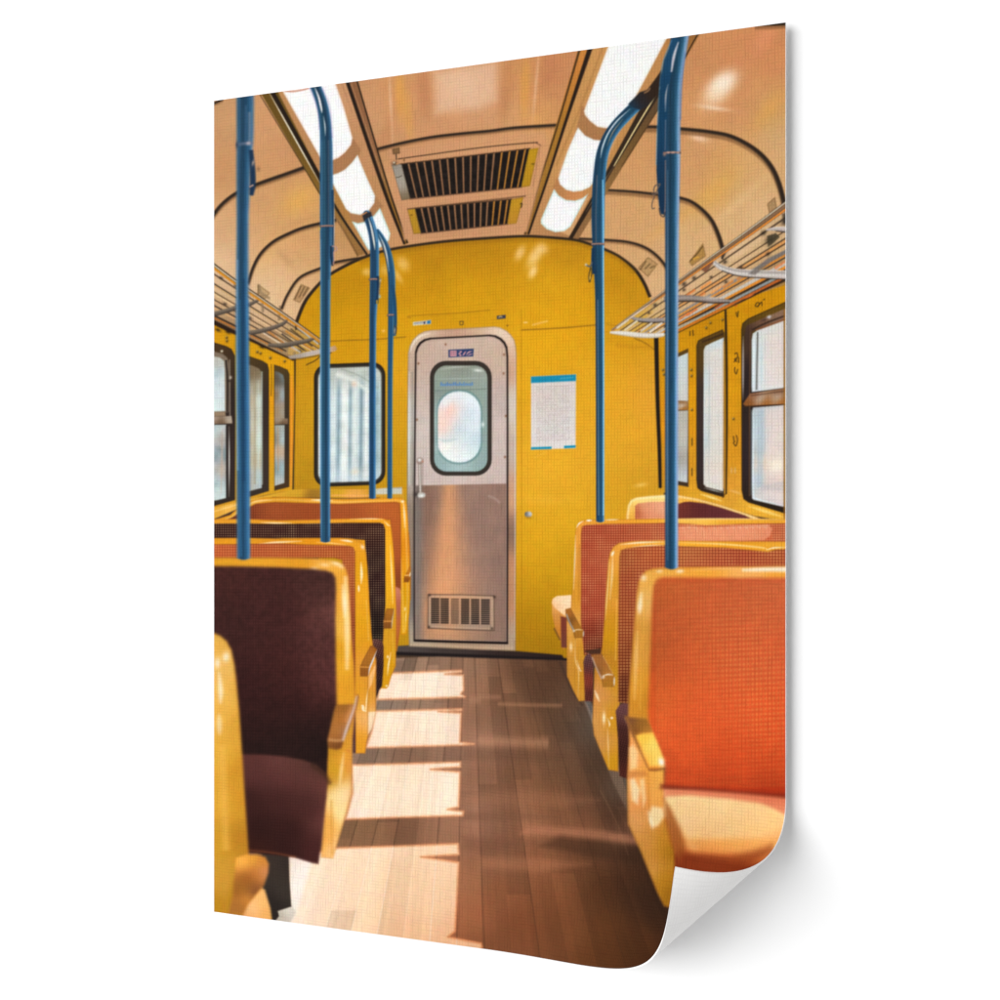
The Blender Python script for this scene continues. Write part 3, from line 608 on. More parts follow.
# near window
w = part('window', None, 'nearest sliding window right of the aisle')
poly([(741.6, 490), (741.2, 330), (742.4, 323.4), (748, 318.6), (784, 302.4), (800, 296), (800, 518), (772, 509.6), (748, 502.4), (743.4, 499)], [(745, 335, (78, 58, 36)), (760, 315, (124, 94, 26)), (778, 308, (118, 86, 28)), (747, 380, (56, 44, 42)), (746, 460, (62, 50, 52)), (770, 507, (56, 42, 30))], .7, w, rims=[(0, .9, (52, 40, 26), .7)])
poly([(744.6, 334), (746.4, 325.6), (784, 309), (800, 303), (800, 320), (752, 331.4), (750.2, 400), (744.6, 402)], [(748, 332, (74, 54, 44)), (760, 322, (130, 96, 72)), (778, 314, (150, 118, 98)), (747, 380, (58, 46, 46))], .7, w)
stroke([(743.2, 336), (743, 400)], 1.6, (176, 166, 164), .6, alpha=.85); stroke([(750.4, 332), (749.6, 400), (749.4, 496)], 1.2, (104, 76, 56), .6)
stroke([(752, 330), (766, 323), (786, 315.4)], 1.6, (60, 42, 32), .8, alpha=.8); stroke([(756, 330), (786, 319)], 1.4, (150, 92, 52), .7, alpha=.8)
g = part('pane', w)
poly([(751.6, 386), (751.8, 340), (752.8, 333.6), (757, 330.6), (784, 320.8), (800, 315), (800, 386), (752, 392)], [(753.4, 345, (210, 224, 228)), (753.6, 380, (206, 218, 222)), (760, 345, (206, 212, 210)), (768, 338, (214, 214, 206)), (762, 370, (216, 220, 218)), (775, 340, (222, 210, 202)), (775, 370, (226, 216, 206)), (782, 355, (222, 206, 196)), (768, 384, (226, 226, 222))], .7, g)
poly([(765, 336), (792, 326), (792, 384), (765, 387)], (226, 212, 204), 4, alpha=.6)
stroke([(757.6, 332), (757, 360), (756.6, 390)], 1.6, (120, 116, 112), .6); stroke([(754.4, 336), (753.8, 390)], 1, (240, 248, 250), .6, alpha=.8); stroke([(761.6, 345), (761.4, 386)], 2.4, (196, 212, 216), 1.2, alpha=.6)
poly([(750, 393.6), (766, 391), (786, 388), (800, 386), (800, 402), (786, 404), (746, 406.4), (743, 404)], [(755, 394.4, (148, 104, 76)), (778, 391, (142, 100, 72)), (760, 399, (184, 168, 152)), (778, 397, (182, 166, 150)), (748, 403, (150, 92, 44)), (765, 404, (172, 106, 44)), (782, 402.4, (176, 108, 46))], .7, w)
stroke([(751, 395.6), (786, 391)], .9, (96, 66, 48), .6, alpha=.7); stroke([(744, 406.4), (786, 404.6)], 1, (84, 54, 30), .6)
g = part('pane', w)
poly([(752, 498), (752, 412), (753, 407.6), (786, 405), (800, 404), (800, 512), (786, 507.4), (754, 500)], [(754, 430, (196, 212, 218)), (758, 430, (190, 202, 206)), (761, 450, (176, 188, 194)), (761, 420, (176, 190, 198)), (768, 420, (214, 202, 194)), (772, 450, (226, 212, 200)), (780, 430, (226, 210, 200)), (776, 466, (250, 236, 214)), (765, 462, (222, 200, 180)), (768, 482, (206, 190, 182)), (782, 480, (232, 204, 188)), (770, 494, (216, 208, 206)), (782, 500, (220, 206, 202)), (757, 480, (190, 204, 210))], .7, g)
poly([(766, 410), (792, 406), (792, 505), (766, 496)], (228, 212, 203), 4, alpha=.65); glow(777, 466, 7, 6, -10, (252, 240, 220), .7)
poly([(758, 410), (764, 409), (763, 486), (757, 488)], (176, 190, 198), 1.4, alpha=.55); poly([(763, 485), (786, 480), (790, 492), (762, 490)], (188, 184, 186), 2, alpha=.5)
stroke([(753.4, 412), (753, 460), (753.4, 494), (757, 499), (786, 506.6)], 1.6, (222, 234, 240), .7, alpha=.85); stroke([(751.2, 410), (751, 495)], 1, (96, 100, 106), .6)
glow(769, 317, 2.2, 1.6, -20, (206, 206, 216), .85); glow(764, 320, 3, 1.2, -20, (70, 52, 48), .6)
stroke([(784.6, 310), (784.6, 520)], 2.2, [(-1, (120, 82, 40)), (1, (214, 150, 50))], .7, alpha=.8)
# sill highlights
stroke([(700, 494), (712, 497.6), (722, 501)], 2.2, (255, 226, 150), 1, alpha=.85); stroke([(748, 506), (766, 511.6), (784, 517.4)], 3, (250, 216, 130), 1.2, alpha=.8)
stroke([(729, 490), (742, 494)], 2, (236, 190, 130), 1.2, alpha=.6)
# scratches, screws and number stencils on the pillars
for x, y in ((706.4, 328), (710.6, 323), (722.6, 320), (691.4, 370), (691.6, 376), (663, 370), (664, 374.6), (692, 410), (733.6, 419)):
    glow(x, y, 1.1, 1.3, 0, (64, 48, 24), .8); glow(x - .5, y - .7, .7, .7, 0, (196, 200, 180), .6)
for pts in ([(692.8, 330), (693.4, 336)], [(690, 331), (690, 336)], [(736, 312), (737.4, 317), (738.4, 311)], [(692, 438), (692, 446)], [(692, 468), (692, 476)],
            [(755, 306), (757, 302.6), (759.4, 303.6), (757.4, 306.4), (755, 306)], [(757.6, 307), (761.4, 302), (762, 306)], [(763, 300), (765, 299)],
            [(734.6, 354), (737, 353), (737.6, 357), (734.6, 359.4), (737.4, 362)], [(734, 362), (737, 359)], [(738.6, 357), (738.8, 363)], [(735, 367), (734.6, 371), (736.4, 374), (737.6, 369)],
            [(733.4, 436), (734, 441)], [(736.4, 435), (737.4, 440), (736, 446), (733.6, 443), (735, 441)]):
    stroke(pts, .9, (70, 52, 26), .5, alpha=.9)
for x in (731.4, 735):
    stroke([(x, 467), (x + .2, 474)], 1.6, (214, 176, 130), .8, alpha=.7)

# ------------------------------------------------------------------ luggage racks
p_lr = part('luggage_rack', None, 'luggage rack of thin rails left of the aisle')
poly([(200, 262), (214.5, 269), (334, 350), (290, 358), (214, 320), (200, 314)], [(218, 280, (214, 180, 142)), (240, 300, (212, 178, 138)), (262, 310, (206, 172, 134)), (225, 305, (196, 158, 118)), (290, 345, (176, 146, 104)), (316, 346, (190, 140, 50)), (270, 335, (186, 152, 112)), (230, 320, (128, 96, 62))], .8, p_lr, alpha=.8)
def slat(x, y, xe, w, c, w2=None, al=1.):
    i = part('slat', p_lr if x < 400 else p_rr)
    stroke([(x, y), to_v(x, y, xe)], [w, w2 or w * .6], c, .55, i, sm=False, alpha=al)
for y, xe, wd, c in ((273.5, 320, 1.6, (96, 76, 58)), (283.2, 318, 1.4, (74, 58, 42)), (285, 318, 1.3, (200, 160, 110)), (291.5, 312, 1.4, (110, 84, 58)), (293.4, 312, 1.6, (222, 186, 140)), (299, 308, 1.2, (90, 68, 46)), (305, 302, 1.6, (84, 66, 50)), (307.2, 302, 1.6, (206, 160, 110)), (315, 298, 2.2, (70, 52, 36)), (317.4, 296, 1.4, (186, 108, 40))):
    slat(213, y, 213 + 250 * (351 - y) / (VY - y), wd, c)
for x, y in ((221, 278), (225, 304), (250, 318), (236, 286), (244, 325), (285, 346), (300, 351)):
    glow(x, y, 2.2, 1.4, 30, (50, 40, 34), .75)
for (x, y), (xe, ye), c in (((275, 336), (300, 352), (196, 190, 180)), ((286, 331), (310, 348), (206, 130, 44)), ((282, 334), (304, 350), (70, 58, 50)), ((296, 326), (318, 344), (184, 186, 180)), ((291, 329), (312, 346), (90, 68, 40)), ((262, 332), (284, 346), (214, 196, 170)), ((266, 330), (290, 347), (190, 120, 50))):
    i = part('slat', p_lr); stroke([(x, y), (xe, ye)], 1.5, c, .6, i, sm=False, alpha=.9)
br = (112, 98, 84)
for pts, wds in (([(205, 318), (214.5, 314), (226, 311), (238, 307), (250, 304), (262, 298)], [5, 5, 4.6, 4.6, 4, 1.6]), ([(250, 333), (262, 330.6), (275, 327), (284, 323), (287.5, 319)], [4.6, 4.6, 4.2, 3.4, 1.4]), ([(268, 345), (282, 345.5), (298, 342.6), (308, 340.6), (317, 337)], [3, 5, 4.6, 4, 1.8])):
    i = part('bracket', p_lr); stroke(pts, wds, [(-1, (72, 62, 54)), (.1, br), (1, (132, 116, 98))], .8, i)
poly([(258, 285), (260, 284.6), (262, 292), (270, 297), (270, 300), (261, 296)], (150, 124, 92), .8, alpha=.8); stroke([(258, 285), (259, 294)], 1.4, (130, 104, 70), .7)
stroke([(262, 303), (263, 312)], 2.6, (140, 116, 88), 1, alpha=.8); stroke([(280, 306), (279, 320)], 2, (120, 96, 70), 1, alpha=.7); stroke([(296, 322), (296, 330)], 1.6, (60, 46, 34), .8)
i = part('rail', p_lr)
stroke([(205, 260), (214.5, 266.8), (237, 283.2), (262, 300), (290, 319.4), (322, 342)], [5.6, 5.4, 5, 4.6, 4.2, 3.6], [(-1, (206, 120, 24)), (-.35, (216, 150, 40)), (-.1, (120, 78, 36)), (.3, (244, 232, 206)), (.62, (90, 70, 50)), (1, (52, 40, 32))], .6, i)
stroke([(296, 324.5), (310, 333.6), (322, 342.4)], 1.6, (196, 130, 50), .6, alpha=.8)
i = part('end_bar', p_lr)
poly([(288, 356.4), (306, 352), (320, 349), (330, 347), (335, 345.4), (337.4, 349), (335, 351.4), (316, 355), (300, 358.4), (290, 359)], [(295, 357, (160, 146, 132)), (312, 353, (186, 174, 166)), (330, 349.5, (206, 186, 170)), (336, 349, (170, 120, 60))], .8, i)
stroke([(292, 360), (310, 357), (332, 352.6)], 1.2, (84, 62, 30), .9, alpha=.6)
stroke([(306, 365), (316, 360), (322, 354)], 1, (84, 60, 20), .6, alpha=.8)

p_rr = part('luggage_rack', None, 'luggage rack of thin rails right of the aisle')
poly([(612, 330), (662, 296), (714, 258), (786, 207), (800, 198), (800, 280), (728, 304), (680, 328), (664, 335)], [(640, 318, (206, 158, 60)), (655, 312, (204, 170, 120)), (672, 310, (206, 172, 130)), (690, 285, (214, 178, 136)), (700, 300, (206, 160, 110)), (735, 250, (220, 186, 146)), (760, 235, (220, 184, 140)), (776, 225, (200, 166, 124)), (776, 250, (206, 168, 120)), (740, 290, (190, 146, 96)), (720, 275, (206, 170, 130)), (780, 270, (150, 112, 70))], .8, p_rr, alpha=.85)
# underside edge of the rack in shadow
i = part('rack_edge', p_rw)
poly([(664, 334), (680, 325), (712, 311), (724, 306), (738, 304), (760, 293), (786, 281), (800, 275), (800, 266), (786, 271), (756, 285), (728, 297), (700, 311), (676, 320), (664, 326)], [(690, 322, (92, 64, 40)), (715, 308, (60, 42, 30)), (735, 300, (130, 96, 58)), (750, 295, (60, 46, 26)), (770, 284, (46, 34, 20)), (783, 278, (56, 40, 20)), (674, 328, (110, 76, 40))], 1, i, tex=mottle(.16, .3, 61))
stroke([(740, 302), (752, 296), (764, 290), (776, 284.4)], 1, (40, 30, 20), .6)
poly([(744, 299), (750, 294), (754, 294.6), (749, 298.6)], (226, 116, 50), .8); stroke([(730, 304), (737, 306)], 1.6, (200, 110, 36), .7); glow(770, 284, 4, 1.4, -25, (120, 92, 40), .5)
ys = [(216, 613, 1.6, (92, 72, 54)), (226, 614, 2.2, (206, 170, 124)), (229, 614, 1.0, (84, 60, 40)), (237, 618, 1.4, (80, 62, 46)), (239.6, 620, 2.6, (216, 150, 84)), (242, 620, 1.1, (70, 50, 36)), (250, 630, 2.8, (140, 132, 126)), (253.4, 630, 1.8, (214, 132, 44)), (256, 632, 1.1, (64, 50, 40)), (262, 638, 3.0, (196, 190, 180)), (266, 640, 2.2, (226, 136, 40)), (268.4, 642, 1.0, (60, 44, 34)), (272, 648, 2.4, (150, 158, 160)), (275.6, 650, 2.2, (206, 104, 44)), (278.6, 652, 1.2, (70, 46, 30))]
for y, xe, wd, c in ys:
    i = part('slat', p_rr); stroke([(788, y), to_v(788, y, 788 - 325 * (333.6 - y) / (VY - y))], [wd * 1.25, wd * .62], c, .55, i, sm=False, alpha=.92)
for x, y, a in ((763.5, 233, 3), (770, 240, 5), (785, 222, 4), (768, 254, 2.2), (741, 268, 2.4), (725, 262, 2.4), (723, 254, 3), (694, 278, 2.2), (684, 284, 2.6), (711, 277, 1.6), (726, 282, 1.8), (684, 290, 1.8), (655, 305, 2), (649, 313, 1.4)):
    glow(x, y, a, a * .8, -35, (52, 42, 34), .8)
poly([(767, 236), (776, 233), (780, 237), (771, 245), (768, 247)], (76, 66, 48), .8, alpha=.85); poly([(782, 214), (788, 212), (788, 224), (783, 222)], (60, 52, 44), .8, alpha=.7)
stroke([(724, 253), (722, 259)], 2.4, (70, 58, 46), .8)
for x, y, c in ((690, 293, (230, 120, 50)), (700, 296, (232, 130, 60)), (684, 316, (226, 120, 56)), (692, 312, (222, 110, 50)), (728, 284, (226, 130, 50)), (706, 285, (236, 140, 60)), (742, 276, (224, 130, 60)), (720, 305, (214, 104, 50)), (780, 265, (230, 120, 60)), (716, 290, (240, 160, 80)), (675, 322, (230, 140, 70))):
    stroke([(x - 5, y + 3.4), (x + 5, y - 3.2)], 2.2, c, .9, alpha=.75)
def bracket(pts, wds, cols):
    i = part('bracket', p_rr); stroke(pts, wds, cols, .7, i)
    stroke([(x, y + wds[k] * .5) for k, (x, y) in enumerate(pts)][1:], 1.0, (54, 44, 38), .6, alpha=.8)
bracket([(766, 230), (776, 229), (788, 229.6)], [1.5, 4, 6], [(-1, (150, 136, 124)), (0, (190, 180, 172)), (1, (214, 204, 194))])
bracket([(714, 262.5), (722, 268), (738, 272.4), (762, 274), (788, 275)], [4.4, 5.6, 7, 8, 9], [(-1, (176, 162, 152)), (-.2, (214, 206, 200)), (.5, (160, 150, 144)), (1, (214, 204, 196))])
poly([(755, 275), (771, 262), (786, 254), (786, 250), (768, 258), (748, 274)], (120, 110, 104), 1, alpha=.8); poly([(714, 262), (706, 261), (700, 269), (706, 273)], (130, 82, 60), .8, alpha=.9)
bracket([(664, 299.5), (678, 298.4), (694, 298.4), (712, 300.4), (730, 301)], [5, 6.4, 6, 5.4, 3], [(-1, (96, 80, 70)), (0, (160, 148, 140)), (1, (128, 116, 108))])
glow(712, 298, 9, 1.4, 3, (220, 214, 208), .6)
bracket([(630, 317), (638, 319.6), (650, 320.4), (664, 320)], [2.4, 3.8, 4.4, 4.6], [(-1, (110, 98, 92)), (0, (158, 148, 146)), (1, (150, 138, 130))])
i = part('rail', p_rr)
stroke([(800, 195.5), (785, 206.5), (752, 230.6), (713, 258), (680, 281.5), (662, 294.6), (640, 310), (612, 330.4)], [8.4, 8, 7, 5.8, 4.8, 4.2, 3.4, 2.4], [(-1, (74, 58, 44)), (-.72, (240, 228, 200)), (-.5, (110, 84, 60)), (-.1, (150, 114, 84)), (.35, (120, 88, 60)), (.6, (236, 146, 56)), (.85, (220, 120, 40)), (1, (104, 74, 46))], .6, i)
stroke([(655, 300.5), (636, 313.8), (615, 329)], 1.6, (226, 224, 216), .6, alpha=.75)
i = part('end_bar', p_rr)
stroke([(610, 332.4), (622, 333.2), (640, 335.2), (655, 335.6), (664, 334.6)], [2.4, 4.8, 5.4, 5, 4], [(-1, (176, 156, 126)), (-.3, (222, 216, 206)), (.6, (226, 220, 212)), (1, (206, 190, 160))], .8, i)
for (a, b), (c_, d_), k in (((617, 328), (628, 320), (214, 200, 176)), ((625, 330), (637, 321), (216, 200, 170)), ((641, 331), (652, 323), (206, 196, 176)), ((650, 332), (662, 323), (226, 216, 196))):
    i = part('slat', p_rr); stroke([(a, b), (c_, d_)], 2, k, .6, i, sm=False)

# ------------------------------------------------------------------ floor
p_floor = part('floor', None, 'brown plank floor with sunlit patches')
PL = np.random.default_rng(12).uniform(-1, 1, (200, 12))
OFF = np.random.default_rng(13).uniform(0, 1, 200)
def planks(amp, line=.35, linec=(40, 28, 22), shift=0.):
    def f(X, Y, c):
        y = np.maximum(Y - VY - 8, 20)
        k = (X - 468) / y / .0545 + 60.42
        ki = np.floor(k).astype(int)
        depth = 900. / y
        seg = np.floor(depth * 1.05 + OFF[ki % 200] * 3).astype(int) % 12
        tone = PL[ki % 200, seg]
        c = c * (1 + amp * tone + amp * .5 * PL[ki % 200, 11] + .03 * noise(k * 7, depth * 1.2, 1., 71) )[..., None]
        fr = np.abs(k - np.round(k)) * y * .0545
        ln = np.clip(1 - fr / .8, 0, 1) * line * np.clip(.55 + PL[np.round(k).astype(int) % 200, 5], 0.05, 1)
        return c * (1 - ln[..., None]) + np.asarray(linec) / 255. * ln[..., None]
    return f
fl = [(405, 664, (112, 96, 84)), (430, 666, (132, 110, 94)), (470, 668, (120, 96, 80)), (520, 668, (88, 64, 48)), (555, 672, (76, 52, 38)), (470, 690, (128, 96, 78)), (500, 700, (120, 88, 66)), (540, 690, (84, 60, 44)), (570, 690, (84, 64, 50)),
      (420, 704, (124, 106, 92)), (380, 705, (116, 108, 100)), (480, 720, (112, 86, 70)), (480, 742, (140, 108, 92)), (500, 744, (136, 102, 84)), (530, 735, (112, 80, 58)), (565, 725, (78, 60, 46)), (588, 725, (86, 78, 72)), (410, 756, (116, 92, 76)), (370, 756, (112, 96, 84)), (450, 757, (122, 98, 84)),
      (480, 775, (112, 82, 66)), (520, 775, (116, 82, 60)), (560, 770, (92, 68, 50)), (600, 765, (72, 56, 44)), (500, 800, (128, 92, 70)), (550, 800, (112, 76, 52)), (590, 790, (84, 58, 42)), (615, 790, (86, 78, 70)), (480, 812, (140, 108, 92)), (400, 832, (104, 76, 58)), (360, 835, (112, 86, 64)), (440, 832, (122, 92, 74)),
      (480, 832, (142, 104, 86)), (530, 826, (144, 102, 78)), (580, 832, (128, 86, 62)), (620, 836, (136, 96, 76)), (600, 815, (92, 62, 44)), (620, 815, (58, 40, 30)), (490, 848, (112, 78, 62)), (540, 850, (112, 76, 54)), (590, 852, (74, 50, 34)), (630, 852, (44, 30, 22)), (500, 862, (136, 96, 72)), (540, 866, (130, 86, 60)), (580, 868, (100, 66, 44)), (625, 876, (66, 42, 28)),
      (470, 880, (140, 98, 72)), (500, 890, (132, 84, 56)), (550, 890, (112, 70, 44)), (600, 885, (80, 50, 28)), (640, 890, (52, 34, 22)), (480, 915, (144, 92, 64)), (520, 925, (116, 70, 44)), (560, 930, (100, 62, 38)), (610, 925, (88, 54, 28)), (640, 940, (72, 44, 24)), (660, 915, (46, 30, 20)), (655, 895, (44, 28, 18)), (480, 945, (120, 76, 50)), (600, 960, (82, 50, 26)),
      (690, 960, (60, 38, 24)), (250, 900, (90, 70, 60))]
poly([(196, 850), (300, 800), (392, 658), (440, 656.6), (480, 658), (568, 660.4), (585, 700), (620, 770), (640, 840), (660, 900), (800, 900), (800, 1004), (196, 1004)], fl, 1.2, p_floor, tex=planks(.09, .38))
stroke([(498, 704), (530, 705), (562, 705.5)], 3.4, (160, 122, 94), 2, alpha=.4); stroke([(480, 697), (500, 697)], 4, (150, 116, 96), 2.5, alpha=.4)
stroke([(478, 741), (510, 742), (548, 743)], 9, (166, 128, 104), 5, alpha=.4)
stroke([(470, 700), (480, 699)], 8, (150, 118, 98), 4, alpha=.4)
poly([(528, 826), (560, 827), (600, 830), (640, 837), (640, 845), (600, 840), (560, 836), (520, 834)], (160, 112, 88), 4, alpha=.5)
poly([(560, 836), (610, 842), (650, 850), (650, 866), (600, 858), (540, 846)], (56, 38, 26), 5, alpha=.45)
poly([(480, 857), (540, 858), (590, 864), (540, 872), (480, 868)], (160, 112, 84), 5, alpha=.35)
poly([(462, 746), (530, 750), (580, 756), (540, 762), (462, 760)], (84, 62, 48), 5, alpha=.3); poly([(462, 795), (540, 790), (600, 800), (560, 808), (462, 803)], (150, 108, 84), 6, alpha=.25)
poly([(462, 812), (520, 812), (560, 818), (500, 822), (462, 820)], (104, 74, 58), 4, alpha=.35)
poly([(462, 836), (500, 838), (545, 842), (500, 850), (462, 850)], (104, 72, 56), 5, alpha=.35)
# heater strip under the right seats
poly([(584, 700), (590, 700), (632, 790), (640, 830), (634, 826), (612, 780)], [(588, 706, (112, 108, 106)), (612, 765, (96, 84, 74)), (625, 795, (110, 96, 84)), (634, 825, (60, 46, 36))], 1.2, alpha=.85, tex=weave(2.2, (190, 160, 130), .4))
stroke([(600, 790), (613, 815), (622, 836), (628, 855)], .6, (150, 120, 94), .5, alpha=.3)
stroke([(560, 662), (572, 690), (583, 706)], 2.2, (58, 44, 38), 1.4, alpha=.6)
# sun through the windows on the planks
sun = [(390, 685, (250, 224, 200)), (440, 680, (250, 228, 206)), (460, 690, (248, 222, 198)), (380, 730, (250, 224, 198)), (420, 725, (250, 222, 196)), (455, 720, (248, 224, 200)), (400, 760, (244, 214, 184)), (360, 790, (250, 224, 198)), (410, 790, (250, 226, 198)), (450, 790, (250, 226, 202)), (350, 810, (248, 222, 198)), (350, 870, (242, 208, 174)), (400, 880, (234, 194, 156)), (440, 890, (234, 194, 156)), (440, 860, (240, 202, 166)), (360, 920, (234, 196, 160)), (315, 880, (244, 218, 192)), (305, 905, (242, 216, 192)), (330, 900, (240, 206, 174)), (400, 935, (228, 180, 140)), (455, 938, (232, 180, 140))]
sp = planks(.05, .40, (255, 246, 230))
def patch(pts, soft=.9):
    soft = soft + .3
    i = part('sun_patch', p_floor)
    poly(pts, (226, 142, 92), soft + 1.5, None, alpha=.75, tex=None)
    poly(pts, sun, soft, i, rims=[(.2, 1.3, (238, 166, 116), .6)], tex=sp)
patch([(392, 673), (440, 671.2), (461.5, 670.4), (462, 672), (445, 674), (463, 675), (463.5, 690), (461, 694), (465, 697), (440, 698), (377, 699.6), (379, 690), (388, 677)], .8)
patch([(375.5, 711), (420, 710), (461.6, 708.9), (461.6, 710.6), (438, 711.4), (461.2, 713), (460, 742.4), (474, 744), (460, 745.2), (420, 746.4), (366, 747.8), (372, 730)], .8)
patch([(352, 765), (400, 763.8), (460.4, 762), (460.4, 767), (444, 768), (430.5, 769.4), (444, 770.6), (460, 772), (459.4, 790), (458.6, 807), (447.5, 809.4), (463.5, 811.6), (462.7, 815.5), (400, 817.4), (345.5, 819.3), (352.5, 793)], .9)
patch([(338, 848), (400, 846), (458, 843.8), (458.8, 854.5), (440, 855.6), (421, 857), (440, 859.6), (458.6, 862.6), (456.8, 900), (454.8, 931), (447.6, 937), (481, 943.6), (482, 947.6), (470, 960), (250, 940), (262, 914), (290, 906), (289, 880), (291, 858)], 1.1)
# white wall foot and shade in the gap by the near left seat, painted dark
poly([(288, 852), (313, 857), (306, 880), (296, 916), (280, 940), (272, 930), (290, 905)], [(296, 862, (240, 226, 214)), (306, 870, (252, 246, 240)), (294, 890, (250, 242, 234)), (292, 908, (246, 238, 228)), (284, 918, (206, 196, 182))], 3, p_floor, alpha=.8)
poly([(277, 910), (291.5, 905.5), (296, 912), (288, 926), (272, 930)], [(280, 916, (176, 166, 150)), (288, 910, (214, 204, 190)), (276, 922, (190, 176, 160))], 1, alpha=.8)
poly([(262, 850), (288.6, 856), (289.6, 880), (291.4, 906.6), (277.6, 911), (279, 916), (273, 924), (266, 924), (262, 890)], [(275, 865, (66, 54, 46)), (282, 890, (66, 56, 48)), (272, 905, (46, 38, 34)), (286, 862, (58, 46, 40))], .9, part('shaded_gap', None, 'shaded dark gap by the near left seat'))

# ------------------------------------------------------------------ seats
YEL = (222, 162, 30)
GOLD = (70, 40, 26)
def seat(label):
    return part('seat', None, label)
OR_DOT = weave(3.15, (240, 190, 140), .55, 3.15)
# far pale seat behind the right rows
s = seat('farthest right seat half hidden by the next row')
poly([(625.6, 530), (626, 515), (627.5, 505), (630.5, 499.6), (636, 497.2), (650, 495.6), (665, 494.6), (680, 495), (697, 498), (718, 503.6), (740, 511), (757, 517), (768, 522), (768, 532)], [(630, 510, (244, 200, 90)), (632, 522, (224, 166, 50)), (640, 499, (252, 226, 140)), (660, 497, (250, 222, 136)), (690, 499, (240, 190, 70)), (705, 503, (226, 170, 50)), (730, 511, (232, 180, 70)), (755, 517, (238, 196, 100))], .8, s, rims=[(1.6, 1.2, (255, 240, 190), .55), (0, .7, (190, 140, 40), .5)])
c = part('backrest', s)
poly([(635, 530), (635, 506), (638, 503.4), (650, 502), (665, 501.6), (679, 502.6), (679, 530)], [(637, 512, (196, 96, 56)), (645, 508, (236, 160, 118)), (660, 508, (238, 168, 130)), (655, 516, (232, 146, 104)), (676, 512, (226, 140, 100))], .8, c, tex=weave(2.3, (246, 200, 160), .35))
poly([(677, 530), (678, 504), (684, 502), (690, 501.6), (705, 503.4), (722, 508), (745, 515.4), (752, 519), (752, 530)], [(684, 506, (132, 58, 44)), (695, 506, (104, 44, 48)), (720, 512, (112, 50, 54)), (740, 516, (120, 60, 60))], .8, c, tex=weave(2.2, (176, 96, 90), .35))

# left rows, far to near
s = seat('farthest left seat in orange fabric')
poly([(200, 524), (230, 515), (240, 506), (252, 500.4), (266, 497.4), (285, 496.8), (320, 498.6), (345, 499.4), (370, 498.4), (390, 497.8), (401, 497.9), (405, 500.2), (407, 505), (408, 520), (409.4, 545), (410.4, 580), (410.2, 600), (409.6, 610), (408, 628), (406.4, 634.6), (400.5, 634.8), (400, 600), (398, 560)],
     [(245, 505, (224, 164, 40)), (280, 499, (214, 154, 30)), (340, 501, (232, 172, 50)), (400, 500, (228, 160, 30)), (404, 520, (240, 176, 40)), (405, 560, (232, 170, 28)), (404, 600, (214, 160, 14)), (404, 625, (218, 164, 20)), (409, 550, (214, 130, 20))], .7, s, rims=[(0, .8, (196, 120, 26), .6), (2.8, .9, (255, 232, 170), .3)])
stroke([(311, 499.8), (321, 500.2), (333, 500.6)], 1.8, (255, 236, 196), .7, alpha=.9); stroke([(403.4, 503), (404.4, 515), (404.8, 528)], 1.4, (255, 238, 200), .7, alpha=.85); glow(402.6, 501.4, 1.6, 1.2, 0, (255, 244, 214), .9); glow(405, 609, .8, 2, 0, (255, 240, 200), .8); stroke([(406, 612), (405.4, 622)], 1, (250, 220, 140), .7, alpha=.7)
stroke([(250, 503.4), (258, 500.8), (272, 500.2)], 1.4, (255, 226, 160), .8, alpha=.7)
stroke([(408.6, 532), (410.4, 560), (410.6, 600)], .8, (190, 110, 20), .6, alpha=.7)
c = part('backrest', s)
poly([(200, 530), (232, 517.5), (246, 508.5), (256, 503.6), (275, 502), (310, 503), (340, 503.8), (370, 502.6), (396, 501.8), (400.2, 503), (401, 520), (401, 590), (395.6, 592), (394, 560), (390, 520), (260, 522)], [(225, 519, (84, 44, 40)), (240, 513, (112, 50, 34)), (253, 510, (150, 66, 30)), (270, 508, (176, 84, 40)), (300, 512, (166, 76, 34)), (350, 512, (176, 84, 38)), (380, 508, (196, 100, 44)), (397, 520, (196, 98, 38)), (398, 550, (186, 90, 40)), (398, 580, (150, 70, 34))], .8, c, rims=[(0, 1.2, (150, 76, 26), .5)], tex=weave(2.4, (220, 140, 90), .35))
c = part('seat_cushion', s)
poly([(394, 588), (396, 586.8), (400, 588.6), (401, 595), (400.6, 625), (398.6, 640), (396.6, 652), (394.8, 640)], [(398, 592, (206, 126, 96)), (399, 605, (176, 96, 70)), (398, 630, (190, 104, 50)), (397, 645, (176, 92, 30))], .7, c)
a = part('armrest', s)
poly([(405.6, 575), (409.6, 566), (410.4, 569), (410, 578), (408.8, 582.3), (403.8, 582.3), (404.2, 576.6)], [(408, 572, (190, 124, 34)), (406.4, 579.6, (132, 78, 24))], .6, a, rims=[(0, .7, (110, 66, 20), .4)]); stroke([(404.2, 575.6), (409.4, 575.2)], .8, (250, 210, 130), .5); stroke([(409.6, 577), (410.4, 572)], .8, (255, 244, 220), .5)

